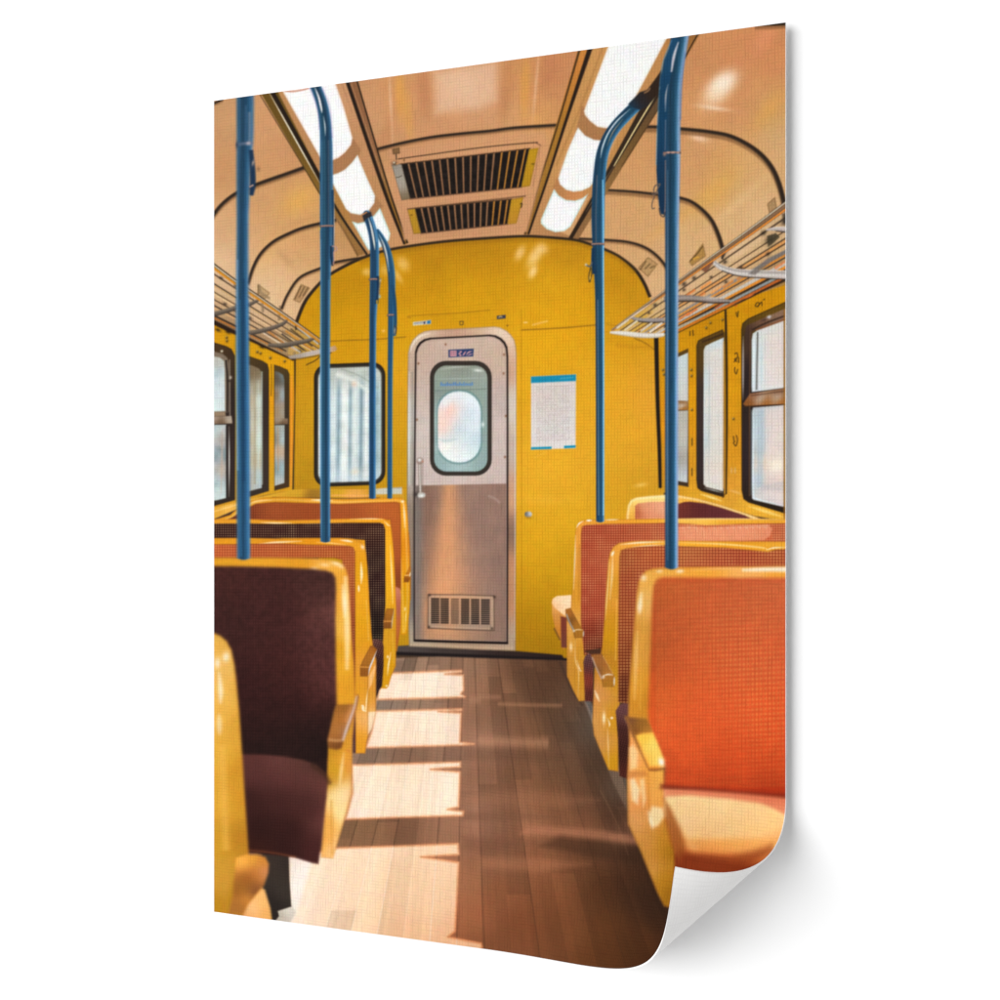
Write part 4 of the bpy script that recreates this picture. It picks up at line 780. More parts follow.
s = seat('left seat in dark brown fabric in the third row')
poly([(200, 519), (249, 519), (277.5, 520.2), (315, 519.6), (331, 519), (360, 518.4), (381, 518.2), (386, 519.4), (389.6, 522.2), (391.6, 529), (394, 554), (395.6, 590), (396.4, 610), (396.2, 650), (395.8, 666), (391.4, 676), (388.6, 686), (386.6, 688.6), (380.2, 688.4), (382, 660), (383.4, 628), (384, 560), (383, 525), (200, 526)],
     [(225, 521, (226, 162, 40)), (280, 522, (222, 158, 36)), (340, 521, (230, 166, 44)), (380, 520.6, (236, 166, 34)), (388, 540, (240, 180, 36)), (390, 580, (234, 176, 30)), (389, 640, (226, 172, 40)), (387, 660, (214, 160, 16)), (385, 680, (214, 160, 22)), (393, 640, (196, 146, 30))], .7, s, rims=[(0, .8, (190, 116, 30), .6)])
stroke([(260, 522.4), (276, 523), (292, 523)], 1.4, (255, 236, 190), .7, alpha=.8); stroke([(350, 519.2), (372, 518.8), (384, 519.4)], .9, (255, 240, 200), .5, alpha=.8)
stroke([(384, 521), (388, 525), (390.4, 526)], 1.2, (255, 236, 190), .6, alpha=.8); stroke([(390.2, 545), (391.8, 575), (392.8, 604)], 1.4, (255, 236, 180), .7, alpha=.85); stroke([(391, 652), (388.6, 664), (387.4, 676)], 1.3, (255, 244, 220), .6, alpha=.8); glow(386.6, 686, 1, 1, 0, (255, 240, 210), .9); glow(387.8, 656.8, .9, 1.4, 0, (255, 246, 220), .9)
stroke([(392.6, 632), (393.4, 650), (394, 664)], 1, (226, 180, 60), .7, alpha=.7)
c = part('backrest', s)
poly([(200, 523.6), (249, 523.4), (280, 524), (315, 523.4), (350, 522.8), (380, 522.8), (383.6, 524.2), (385.2, 530), (385.4, 604), (384, 620), (383, 640), (371.5, 640), (365, 540), (340, 538), (200, 538)], [(220, 530, (66, 28, 28)), (260, 530, (72, 30, 28)), (300, 530, (64, 26, 26)), (340, 528, (76, 32, 30)), (376, 530, (72, 28, 26)), (380, 560, (46, 20, 22)), (378, 590, (40, 18, 20)), (383, 590, (70, 22, 32)), (378, 620, (26, 14, 16)), (376, 635, (20, 12, 14))], .7, c, rims=[(0, 1, (44, 20, 20), .6)], tex=weave(2.35, (226, 206, 150), .8, cut=.25))
c = part('seat_cushion', s)
poly([(370.5, 642), (373, 639.6), (377, 639), (381.6, 641), (383.6, 646), (383.6, 664), (382, 686), (379, 690), (376.7, 698), (374.6, 690), (373, 662)], [(376, 641, (110, 66, 66)), (380, 648, (84, 40, 34)), (377, 660, (56, 26, 28)), (378, 680, (48, 24, 26)), (376, 692, (44, 30, 36))], .7, c, tex=weave(2.3, (220, 180, 150), .6, skew=.4))
a = part('armrest', s)
poly([(386.4, 608.6), (393.6, 608.6), (393.6, 614), (392, 621), (391.8, 628.4), (383.4, 628.6), (383.4, 621.4)], [(389.6, 612, (158, 104, 36)), (387.6, 619, (150, 98, 36)), (387.6, 625, (128, 80, 34))], .6, a, rims=[(0, .6, (90, 58, 24), .5)]); stroke([(383.8, 621.4), (391.6, 621.2)], .8, (206, 150, 80), .5); stroke([(394.2, 609), (392.2, 621), (391.6, 629)], .9, (196, 190, 190), .5, alpha=.8)

s = seat('left seat in orange fabric in the second row')
poly([(200, 538), (250.5, 537.8), (280, 538.6), (310, 538.2), (340, 538), (353, 538.8), (360.6, 541.6), (364.8, 547.6), (366.2, 553), (367.8, 567.5), (369.4, 600), (371.4, 632), (373, 645), (376.4, 660), (376, 711), (367, 741), (365.2, 753.4), (355.4, 753.4), (354.6, 690), (354, 600), (353, 548.6), (200, 547)],
     [(225, 541, (224, 158, 32)), (280, 541, (220, 154, 34)), (320, 542, (226, 156, 24)), (345, 541, (236, 170, 50)), (360, 548, (228, 160, 34)), (359, 570, (222, 164, 20)), (364, 590, (232, 170, 36)), (360, 630, (226, 168, 24)), (366, 640, (216, 156, 30)), (362, 690, (228, 166, 22)), (361, 740, (224, 158, 30)), (372, 690, (206, 146, 60)), (372, 665, (226, 156, 60)), (371, 720, (236, 186, 116))], .8, s, rims=[(0, .9, (186, 118, 30), .55)])
stroke([(258, 544), (276, 542.4), (302, 541.2)], 1.6, (255, 240, 200), .8, alpha=.85); stroke([(316, 542.2), (330, 543), (346, 545)], 1.0, (255, 230, 170), .6, alpha=.7); stroke([(340, 540), (348, 541), (353, 542)], 1.6, (255, 246, 226), .8, alpha=.85); glow(362.6, 547, 1.6, 2.4, -30, (255, 236, 200), .8)
stroke([(361, 562), (361.6, 574), (361.2, 584)], 2.4, (255, 244, 220), 1, alpha=.75); stroke([(358.6, 585), (359, 592)], 1.4, (255, 250, 236), .8, alpha=.8); stroke([(366.4, 600), (368.6, 640)], .9, (236, 190, 90), .7, alpha=.7)
stroke([(368.2, 688), (366.6, 700), (366, 712)], 1.0, (255, 240, 200), .6, alpha=.85)
poly([(361, 706), (363, 704.6), (364, 707), (366, 706.4), (365.6, 712), (363, 711), (361.6, 709)], (255, 240, 190), .6, alpha=.45); stroke([(360.8, 705.6), (363.4, 706), (362.6, 709.6), (366, 711)], .8, (255, 250, 236), .5, alpha=.9)
poly([(368.6, 677), (375.6, 664), (375.8, 668), (372, 684), (368.4, 690)], (250, 206, 140), .8, alpha=.6); poly([(368, 712), (375.8, 711.6), (372, 728), (367.6, 736)], (250, 222, 186), .7, alpha=.75)
stroke([(368, 672), (368, 736)], .8, (170, 116, 30), .6, alpha=.6)
c = part('backrest', s)
poly([(200, 544.4), (240, 544), (262, 543.6), (280, 543.2), (300, 544.4), (330, 545), (349, 545.6), (353.6, 547.4), (355.2, 552), (355.4, 625), (355, 700), (350, 700), (342, 560), (334, 558), (200, 558)], [(220, 549, (206, 96, 50)), (250, 550, (188, 84, 44)), (280, 549, (196, 92, 44)), (310, 550, (192, 90, 42)), (340, 550, (190, 88, 40)), (350, 570, (186, 92, 44)), (352, 600, (176, 82, 40)), (352, 640, (150, 64, 34)), (354, 690, (112, 46, 30))], .8, c, rims=[(0, 1.1, (150, 78, 24), .5)], tex=weave(2.6, (240, 196, 126), .6))
c = part('seat_cushion', s)
poly([(351, 690), (355.4, 694), (355.6, 753), (352.6, 753), (352, 720)], [(354, 700, (150, 96, 84)), (354, 730, (90, 44, 46)), (354, 750, (96, 66, 66))], .6, c, tex=weave(2.2, (210, 160, 140), .5))
a = part('armrest', s)
poly([(370.6, 645.6), (374, 646.4), (377, 649), (376, 654), (370, 667), (368.8, 675), (367, 676.4), (360.2, 676.4), (360, 667), (363, 660)], [(370.6, 653, (164, 110, 44)), (366, 662, (156, 104, 40)), (364, 671.5, (140, 88, 34)), (374, 650, (150, 90, 30))], .7, a, rims=[(0, .7, (96, 60, 26), .5)])
stroke([(360.4, 667), (369, 667.4)], .8, (206, 150, 80), .5); stroke([(377, 650), (373, 660), (369.8, 668), (368.4, 676)], 1.2, (222, 222, 236), .5, alpha=.9)


s = seat('near left seat in dark brown fabric with wooden armrest')
poly([(290, 700), (330, 700), (332, 790), (290, 790)], (36, 22, 22), 1)
poly([(200, 557.6), (270, 557.6), (300, 558), (316, 558.4), (328, 559.8), (337.6, 561.8), (343, 565), (346.4, 569.6), (348.6, 578), (350, 605), (352, 640), (354, 665), (355.2, 690), (355.6, 704), (352.6, 740), (352, 770), (351.6, 794), (346, 815), (339, 838), (333, 858.4), (321, 857.4), (326, 800), (328, 745), (334, 700)],
     [(220, 561, (220, 162, 40)), (260, 562, (226, 166, 44)), (300, 563, (222, 160, 40)), (325, 565, (232, 176, 70)), (340, 568, (232, 176, 60)), (340, 590, (236, 176, 60)), (346, 580, (226, 164, 50)), (345, 630, (234, 184, 70)), (343, 670, (228, 172, 44)), (352, 680, (220, 160, 40)), (338, 650, (220, 164, 36)), (333, 752, (196, 146, 36)), (335, 770, (206, 160, 30)), (332, 782, (190, 140, 30)), (344, 760, (232, 170, 50)), (350, 765, (220, 150, 70)), (338, 793, (250, 226, 150)), (344, 795, (255, 240, 190)), (338, 815, (250, 230, 160)), (329, 820, (232, 166, 60)), (328, 840, (230, 166, 60)), (335, 845, (250, 210, 140)), (348, 795, (236, 170, 100))], 1.3, s, rims=[(0, 1.3, (206, 140, 50), .5)])
stroke([(345.4, 576), (346.4, 600), (347.2, 640), (347, 670)], [3, 5, 5, 3], (255, 236, 186), 2, alpha=.6); stroke([(342.6, 584), (344, 602), (344.6, 618)], 4, (255, 246, 220), 2, alpha=.6); glow(336, 563.6, 5, 2, 15, (255, 240, 200), .7); glow(325, 565, 5, 1.6, 5, (255, 232, 190), .6); glow(314, 568.4, 4, 1.4, 0, (250, 226, 200), .5); glow(341, 566.4, 3.4, 2, 30, (255, 234, 190), .6)
stroke([(344, 752), (341.4, 770), (339.6, 786)], 3, (255, 230, 170), 1.6, alpha=.65); stroke([(331.5, 800), (331.6, 830), (332, 855)], 1.6, (200, 146, 50), 1.2, alpha=.6); stroke([(347, 750), (350.6, 752)], 2, (196, 120, 60), 1, alpha=.4)
c = part('backrest', s)
poly([(200, 566), (240, 566.4), (280, 567.4), (310, 568.8), (326, 570.6), (332.6, 573), (335.4, 578), (336, 590), (335.4, 620), (335.8, 660), (336.6, 704), (334, 712), (327, 740), (326.6, 756), (326, 768), (200, 760)], [(225, 575, (82, 42, 40)), (270, 580, (78, 40, 40)), (320, 580, (82, 48, 46)), (230, 620, (72, 38, 38)), (280, 620, (76, 38, 38)), (325, 640, (92, 50, 50)), (334, 620, (120, 72, 66)), (332, 680, (112, 62, 60)), (280, 670, (76, 36, 36)), (320, 690, (92, 46, 46)), (250, 690, (64, 30, 32)), (300, 705, (62, 28, 30)), (330, 715, (56, 30, 30)), (260, 730, (56, 28, 28)), (300, 735, (46, 26, 26)), (320, 745, (36, 22, 22)), (260, 750, (38, 22, 22))], 2.0, c, tex=lambda X, Y, cc: weave(3.3, (150, 90, 84), .34)(X, Y, mottle(.10, .33, 82)(X, Y, cc)))
c = part('seat_cushion', s)
poly([(200, 752), (243, 754), (262, 754.4), (285, 756.4), (304, 760), (317, 765), (325, 773), (328, 782), (326.6, 792), (323.4, 820), (321, 845), (318.4, 864), (312, 863), (294, 857.4), (270, 854.6), (247, 852.4), (200, 848)], [(250, 757, (104, 56, 52)), (280, 761, (116, 66, 62)), (300, 764, (104, 64, 56)), (318, 768, (84, 54, 46)), (255, 775, (100, 54, 52)), (285, 778, (108, 58, 56)), (310, 780, (112, 62, 58)), (322, 785, (120, 66, 60)), (250, 800, (66, 32, 32)), (280, 800, (76, 38, 38)), (305, 800, (82, 42, 42)), (260, 830, (56, 26, 26)), (290, 830, (60, 28, 28)), (312, 815, (80, 40, 38)), (321, 820, (128, 72, 68)), (315, 850, (84, 40, 40)), (285, 852, (60, 28, 28)), (255, 850, (70, 32, 24))], 1.5, c, tex=lambda X, Y, cc: weave(3.1, (150, 96, 90), .2)(X, Y, cc))
stroke([(246, 850), (270, 852.4), (296, 857)], 1.4, (150, 82, 44), 1, alpha=.7)
stroke([(311, 764.6), (324, 774), (330, 784)], 4, (70, 44, 30), 2.5, alpha=.5)
a = part('armrest', s)
poly([(336.6, 704.6), (347, 704.4), (355, 704), (357.6, 694), (359, 697), (357.4, 706), (351, 725), (344, 740), (341.4, 748.4), (336, 749.8), (328.2, 748), (327, 740), (331, 724)], [(345, 708, (140, 94, 34)), (342, 720, (160, 106, 46)), (337, 732, (166, 112, 56)), (333, 738, (170, 118, 66)), (334, 744, (120, 74, 36)), (340, 745, (110, 68, 36)), (351, 716, (186, 130, 96)), (356, 700, (170, 120, 90)), (347, 732, (150, 112, 100))], 1.0, a, rims=[(0, 1, (110, 72, 40), .4)])
stroke([(356.6, 696), (354, 708), (347.6, 726), (342.8, 741)], [1, 1.6, 2.2, 2], (222, 206, 206), 1.0, alpha=.75); stroke([(328.4, 739.6), (336, 740.6), (341.6, 740.4)], 2, (200, 160, 120), 1.2, alpha=.7); stroke([(351.4, 706), (345.4, 722)], 1.2, (200, 150, 96), 1, alpha=.6)

s = seat('nearest left seat cut off by the poster edge')
poly([(190, 628), (205, 630), (214, 632.8), (221, 636), (227, 641.4), (231.6, 650), (234.8, 665), (237, 684), (239.4, 710), (241.8, 745), (244.6, 790), (247.4, 830), (249, 858), (258, 880), (268, 905), (273, 926), (190, 930)], [(216, 645, (222, 176, 74)), (225, 650, (220, 172, 66)), (218, 665, (232, 192, 100)), (228, 665, (226, 182, 84)), (224, 690, (234, 192, 92)), (234, 690, (214, 168, 60)), (220, 720, (230, 184, 76)), (236, 725, (210, 160, 50)), (218, 760, (222, 178, 60)), (238, 770, (206, 150, 40)), (220, 800, (220, 172, 56)), (240, 800, (206, 152, 40)), (218, 850, (206, 160, 44)), (243, 840, (190, 136, 36)), (220, 880, (204, 156, 50)), (219, 905, (196, 150, 30)), (215, 900, (176, 136, 24))], 1.8, s, rims=[(0, 2, (190, 136, 40), .5)])
glow(226, 657, 3.5, 5, 10, (246, 236, 214), .7); glow(217.5, 663, 2.6, 5, 0, (250, 240, 220), .7); stroke([(219, 672), (220.6, 690), (220.4, 704)], 4.4, (250, 238, 214), 2.4, alpha=.7); stroke([(219, 714), (219.6, 735)], 4.4, (246, 232, 204), 2.6, alpha=.5); stroke([(222, 745), (224, 800), (226, 850)], 7, (234, 186, 80), 4, alpha=.5)
a = part('armrest', s)
poly([(236, 858), (246, 854.6), (257, 854.4), (265.5, 857), (269, 864), (268.4, 873), (264, 886), (256, 896), (246, 916), (228, 914), (232, 896)], [(242, 860, (222, 164, 80)), (252, 858, (206, 150, 60)), (262, 862, (186, 126, 56)), (264, 872, (190, 132, 92)), (256, 875, (176, 112, 54)), (248, 880, (150, 96, 40)), (240, 890, (150, 100, 40)), (255, 890, (130, 84, 50)), (240, 905, (156, 106, 50)), (246, 900, (190, 130, 60))], 2.2, a)
poly([(262, 888), (265, 890), (270.4, 908), (273, 930), (238, 926), (248, 905), (256, 895)], [(262, 900, (244, 190, 104)), (266, 915, (232, 178, 90)), (252, 908, (244, 196, 124)), (246, 916, (226, 166, 96))], 1.8, s)
poly([(206, 860), (232, 858), (226, 925), (206, 925)], [(215, 880, (206, 160, 50)), (225, 890, (210, 156, 60)), (216, 905, (190, 144, 26)), (228, 905, (196, 136, 50))], 3, s, alpha=.6)

# right rows, far to near
s = seat('farthest row aisle seat right with a pale sunlit cushion')
poly([(552, 600), (556, 597), (563, 596), (572, 595.5), (572, 640), (563, 650), (560.6, 641), (555.4, 630), (552, 614)], [(556, 606, (226, 168, 90)), (555, 620, (206, 140, 60)), (558, 632, (200, 134, 40)), (564, 615, (206, 150, 70))], .8, s)
c = part('seat_cushion', s)
poly([(551.8, 603), (553, 598.4), (557, 596), (571, 595), (571, 608), (566, 609), (565, 616), (560, 612), (555, 608)], [(557, 600, (250, 216, 170)), (566, 600, (252, 222, 180)), (563, 610, (246, 206, 160)), (554, 605, (236, 180, 130))], .8, c, tex=mottle(.03, .4, 91))
poly([(560.6, 616), (567, 618), (567.4, 648), (561.2, 647.4)], [(564, 622, (136, 60, 44)), (564, 640, (124, 66, 52))], .8, c)
stroke([(554, 628), (557, 634), (560, 640)], 1.6, (110, 76, 40), 1, alpha=.7)

s = seat('right seat in orange fabric in the third row')
poly([(573.4, 580), (574.4, 555), (575.4, 532), (577, 524.6), (580.4, 521.2), (586, 520), (595, 519.6), (620, 519.4), (664, 518.6), (700, 518.2), (740, 518.4), (800, 519), (800, 530), (650, 530), (586, 535), (583, 620), (585.4, 640), (585.6, 664), (585.4, 700.6), (578.8, 701.4), (573, 690), (567, 676), (566.6, 618), (571, 608)],
     [(579, 526, (232, 164, 60)), (577, 560, (222, 160, 60)), (578, 600, (216, 156, 40)), (600, 521.6, (230, 168, 50)), (640, 521, (234, 170, 50)), (690, 520.6, (244, 196, 80)), (740, 521, (236, 178, 50)), (780, 521, (230, 170, 50)), (579, 650, (206, 156, 20)), (580, 680, (204, 152, 20)), (572, 650, (206, 146, 70)), (571, 672, (196, 138, 60)), (575, 690, (206, 150, 60)), (569, 625, (226, 170, 90))], .7, s, rims=[(0, .8, (186, 128, 40), .6)])
stroke([(575.6, 535), (574.8, 560), (573.6, 590)], 1.0, (255, 246, 224), .6, alpha=.8); stroke([(576.4, 528), (579, 523.6), (583.6, 521)], 1.2, (255, 252, 240), .5, alpha=.85); stroke([(586, 520.6), (592, 520.4)], 1.4, (255, 255, 250), .6, alpha=.9); stroke([(604, 520), (619, 519.4)], 1, (255, 244, 220), .5, alpha=.7)
stroke([(664, 519.4), (720, 519), (784, 519.6)], 1.6, (255, 232, 160), .8, alpha=.6)
stroke([(579.4, 545), (578.8, 600)], .8, (180, 116, 30), .7, alpha=.6)
c = part('backrest', s)
poly([(580.6, 620), (580.8, 534), (582, 526.6), (586, 524.8), (605, 524), (640, 523.4), (664, 522.8), (690, 523.8), (706, 525), (740, 523.8), (800, 523), (800, 545), (640, 545), (612, 560), (604, 640), (601, 655), (584, 655)], [(590, 530, (186, 66, 40)), (620, 530, (190, 76, 46)), (655, 530, (196, 84, 50)), (590, 570, (190, 72, 44)), (605, 560, (196, 84, 52)), (590, 610, (186, 66, 42)), (590, 635, (150, 48, 30)), (595, 648, (112, 40, 26)), (665, 535, (206, 96, 60)), (700, 533, (236, 130, 86)), (740, 533, (232, 124, 80)), (770, 536, (214, 100, 60)), (782, 532, (206, 96, 60))], .8, c, rims=[(0, 1.2, (176, 84, 30), .5)], tex=weave(2.42, (250, 200, 140), .85, cut=.22))
poly([(678, 527), (690, 526.4), (706, 528), (740, 526), (768, 524.6), (772, 529), (770, 536), (764, 540), (678, 541)], (250, 196, 160), 1.2, c, alpha=.55)
for k in range(44):
    x = 679 + k * 2.12
    stroke([(x, 527 + (k % 3)), (x + 1.4, 540)], .9, (226, 92, 50), .6, alpha=.55)
c = part('seat_cushion', s)
poly([(583.4, 662), (585, 656), (589, 653.2), (593, 656), (593, 701.4), (585, 701.2)], [(588, 656, (104, 70, 78)), (591, 665, (96, 50, 50)), (588, 680, (146, 54, 36)), (589, 696, (96, 40, 34))], .7, c, tex=weave(2.2, (220, 150, 130), .6, skew=.2))
poly([(584, 651), (601, 648), (601, 654), (590, 654)], (90, 56, 40), .8, c)
a = part('armrest', s)
poly([(565.4, 609.4), (570.4, 608), (571.6, 610), (581.8, 628.6), (583.6, 630.6), (583.2, 637.6), (574.4, 638), (572.6, 630), (566.6, 619)], [(570, 613, (160, 104, 46)), (576, 624, (166, 112, 40)), (579, 634, (156, 108, 40)), (571, 622, (110, 76, 40))], .6, a, rims=[(0, .6, (96, 62, 30), .4)])
stroke([(566.4, 614), (569.4, 622), (573.6, 630)], 1.4, (150, 150, 160), .5, alpha=.8); stroke([(573.8, 630.4), (578, 629.6), (583, 630)], .9, (236, 214, 176), .5, alpha=.9); stroke([(583.6, 630.6), (583.4, 637)], .9, (220, 210, 200), .5); glow(574, 631, 1.2, 1, 0, (230, 226, 226), .8)
stroke([(575.2, 640), (575.4, 660), (578.6, 672), (578, 698)], 1, (250, 226, 170), .6, alpha=.6); glow(571, 647, 1.6, 4.4, 0, (255, 232, 190), .7); stroke([(577, 660), (580, 670), (582, 671)], .9, (255, 246, 220), .5, alpha=.8)

s = seat('right seat in orange fabric in the second row')
poly([(600.6, 655), (602.4, 645), (604.6, 612), (606.6, 580), (608.4, 560), (610.2, 552), (613.6, 546.4), (619, 543), (632, 541), (664, 540.2), (700, 541), (740, 541.4), (800, 541.4), (800, 556), (660, 556), (626, 565), (621, 690), (618.6, 715), (618.4, 771.6), (608.4, 770), (600, 750), (594, 735), (592.4, 722), (594.6, 668)],
     [(612, 555, (228, 164, 60)), (610, 590, (214, 158, 40)), (614, 600, (220, 160, 60)), (612, 640, (206, 152, 20)), (616, 620, (206, 148, 30)), (622, 545, (232, 168, 60)), (650, 543, (238, 176, 60)), (700, 544, (240, 178, 50)), (740, 546, (230, 166, 40)), (780, 544, (232, 172, 50)), (607, 660, (190, 134, 40)), (612, 680, (200, 148, 20)), (612, 720, (204, 152, 14)), (613, 760, (206, 152, 20)), (600, 690, (214, 150, 90)), (598, 720, (214, 156, 90)), (601, 745, (206, 150, 80))], .8, s, rims=[(0, .9, (186, 126, 40), .6)])
stroke([(609.6, 560), (607.6, 590), (605.2, 620)], 1.1, (255, 240, 200), .7, alpha=.6); stroke([(612.8, 552), (612, 575), (610, 600)], 2.2, (255, 240, 200), 1, alpha=.5); stroke([(611.4, 556), (614, 551)], 2, (250, 250, 240), 1, alpha=.7); stroke([(620, 544.6), (640, 542.6), (664, 542)], 1.4, (255, 246, 220), .6, alpha=.8); stroke([(632, 547), (650, 545.6), (664, 545)], 1, (255, 250, 236), .5, alpha=.7)
stroke([(678, 542.4), (720, 544), (760, 547.4), (768, 549.6)], 1.4, (255, 232, 160), .7, alpha=.7); stroke([(766, 550), (774, 547.8), (786, 547.4)], 1.2, (255, 250, 230), .6, alpha=.8)
stroke([(616.8, 600), (615.4, 660)], 1, (240, 190, 90), .7, alpha=.6)
stroke([(594.6, 690), (597, 696), (599.6, 702)], 2.4, (255, 230, 190), 1, alpha=.7); glow(604, 718, 1.6, 6, 0, (255, 238, 200), .8); glow(611.8, 718, 1.2, 1.1, 0, (255, 252, 240), .95); stroke([(607.4, 718), (609.6, 724), (609, 727)], 1.2, (255, 244, 214), .6, alpha=.8); stroke([(607.6, 728), (608.2, 745), (608.8, 768)], 1, (250, 216, 150), .6, alpha=.8)
c = part('backrest', s)
poly([(618.2, 702), (617.8, 640), (618.6, 590), (619.2, 557), (620.6, 550.4), (625, 548.4), (640, 546.6), (664, 545.2), (690, 546.4), (726, 547.6), (756, 550.4), (768, 551.6), (776, 549.4), (800, 548), (800, 570), (650, 575), (634, 640), (628, 704)], [(625, 560, (176, 84, 46)), (645, 556, (194, 88, 50)), (630, 580, (176, 74, 44)), (625, 620, (170, 76, 40)), (622, 660, (150, 66, 34)), (625, 690, (110, 44, 26)), (660, 556, (196, 84, 46)), (700, 558, (192, 84, 50)), (740, 560, (188, 74, 46)), (780, 560, (190, 86, 50)), (690, 549, (196, 110, 60))], .9, c, rims=[(0, 1.6, (176, 96, 36), .5)], tex=weave(3.0, (248, 204, 124), .75, cut=.26))
c = part('seat_cushion', s)
poly([(615.6, 711), (619, 705.6), (624, 702.8), (629, 704.4), (634, 740), (630, 780), (619.6, 776), (618.2, 740)], [(622, 706, (120, 76, 80)), (626, 715, (110, 66, 66)), (622, 730, (76, 36, 32)), (625, 755, (66, 30, 26)), (622, 772, (90, 40, 30))], .8, c, tex=weave(2.4, (196, 130, 120), .4, skew=.3))
a = part('armrest', s)
poly([(590.8, 655.4), (594, 654.2), (601.6, 653.8), (603, 656), (613.4, 674.6), (614.6, 677), (614.2, 686.6), (603, 687), (601.4, 678), (596, 668)], [(597, 660, (150, 100, 56)), (604, 667, (156, 104, 50)), (607, 672, (170, 116, 56)), (608, 682, (160, 112, 40)), (598, 671, (120, 84, 56))], .7, a, rims=[(0, .7, (100, 66, 34), .4)])
stroke([(592, 657), (596.4, 668), (601.8, 679)], 1.6, (176, 150, 136), .6, alpha=.8); stroke([(603, 675.8), (608, 674.4), (613.6, 675)], 1.2, (244, 232, 214), .6, alpha=.9); stroke([(614.4, 676.6), (614.2, 686)], 1.1, (226, 220, 214), .5, alpha=.9); glow(603.4, 677, 1.4, 1.6, 0, (236, 230, 230), .7); stroke([(602.8, 656), (608, 665), (613, 674)], .8, (214, 176, 110), .6, alpha=.6)

s = seat('near right seat in bright orange fabric and sunlit cushion')
poly([(628, 716), (629, 690), (631.4, 660), (634, 625), (636.4, 596), (638.4, 582), (641.4, 575.4), (646, 570.6), (653, 568.4), (664, 567.6), (700, 567), (740, 566.4), (800, 565.8), (800, 590), (680, 590), (655, 620), (652, 700), (664, 768), (664.4, 800), (668, 818), (677, 850), (679, 910), (664, 906), (657, 892), (640, 850), (628, 824), (627, 780), (629, 740)],
     [(645, 576, (228, 176, 74)), (642, 600, (226, 178, 90)), (640, 640, (216, 158, 60)), (646, 640, (206, 150, 60)), (636, 690, (222, 160, 50)), (645, 700, (200, 140, 40)), (660, 571, (232, 174, 70)), (700, 571, (238, 172, 60)), (750, 571, (240, 180, 90)), (780, 573, (236, 170, 60)), (632, 750, (240, 170, 90)), (634, 790, (244, 180, 100)), (644, 800, (226, 150, 70)), (656, 790, (232, 166, 70)), (658, 775, (236, 170, 60)), (636, 820, (222, 164, 90)), (650, 840, (212, 152, 70)), (662, 840, (206, 146, 40)), (672, 850, (180, 126, 24)), (665, 880, (190, 136, 30)), (674, 890, (160, 110, 20)), (652, 870, (214, 156, 70))], 1.6, s, rims=[(0, 1.6, (196, 132, 40), .5)])
stroke([(641.5, 592), (640, 606), (639.4, 614)], 4.4, (250, 236, 204), 2, alpha=.75); glow(643.6, 578, 3, 3, -30, (250, 236, 206), .7); stroke([(637.4, 630), (636, 660), (634.6, 700)], 3.4, (250, 214, 140), 2, alpha=.55); stroke([(644, 600), (641.6, 660), (640, 710)], 1.4, (236, 180, 70), 1, alpha=.5)
stroke([(656, 571.6), (663, 571)], 2.2, (252, 226, 190), 1.2, alpha=.7); stroke([(676, 571.6), (684, 571)], 2.6, (252, 232, 210), 1.4, alpha=.8); stroke([(690, 570), (720, 568.6), (745, 568.6)], 1.6, (255, 222, 160), 1, alpha=.5); stroke([(742, 570), (765, 569.4), (788, 569.4)], [2, 4, 5], (255, 244, 226), 1.6, alpha=.8)
poly([(629, 748), (633, 744), (638, 752), (637, 768), (630, 770)], (255, 222, 160), 2, alpha=.6); poly([(630, 780), (634, 778), (640, 790), (638, 805), (632, 800)], (255, 234, 190), 2, alpha=.65); poly([(640, 780), (644, 778), (646, 800), (643, 808)], (255, 226, 170), 1.6, alpha=.6)
poly([(648, 812), (652, 806), (663, 808), (665, 816), (658, 826), (652, 828)], (255, 230, 176), 2.4, alpha=.75); glow(651, 822, 1.6, 6, -15, (255, 246, 214), .7)
poly([(648, 772), (664, 770), (664, 806), (650, 804)], (234, 176, 80), 1.4, alpha=.5); stroke([(648.4, 772), (649, 800), (650, 812)], 1.6, (206, 140, 50), 1.2, alpha=.6); stroke([(659.6, 836), (660, 870), (660.6, 896)], 1.2, (200, 150, 40), 1, alpha=.5)
poly([(628.4, 772), (645, 770), (648, 776), (628.4, 778)], (190, 124, 60), 1.6, alpha=.45)
c = part('backrest', s)
poly([(649, 724), (648, 712), (650.6, 650), (652, 605), (653.6, 586), (656.6, 579.6), (663, 577.4), (690, 577.4), (740, 578), (800, 577.6), (800, 800), (760, 796), (720, 792), (690, 789.4), (664, 787.6), (665, 768), (659, 748)], [(656, 600, (186, 84, 36)), (656, 650, (180, 80, 34)), (654, 700, (214, 92, 36)), (680, 584, (204, 92, 46)), (740, 584, (200, 88, 48)), (780, 584, (206, 96, 56)), (670, 620, (200, 84, 44)), (720, 610, (206, 86, 46)), (780, 610, (210, 90, 50)), (680, 660, (212, 84, 42)), (740, 660, (214, 84, 44)), (780, 660, (216, 84, 46)), (665, 720, (232, 90, 40)), (700, 710, (228, 86, 40)), (750, 710, (230, 84, 40)), (780, 720, (228, 78, 36)), (690, 750, (230, 84, 36)), (740, 760, (226, 76, 32)), (780, 760, (220, 72, 30)), (675, 780, (206, 66, 28)), (720, 784, (196, 60, 24)), (770, 788, (180, 50, 20))], 2.6, c, tex=lambda X, Y, cc: weave(4.15, (244, 186, 96), .0)(X, Y, mottle(.025, .2, 97)(X, Y, cc)))
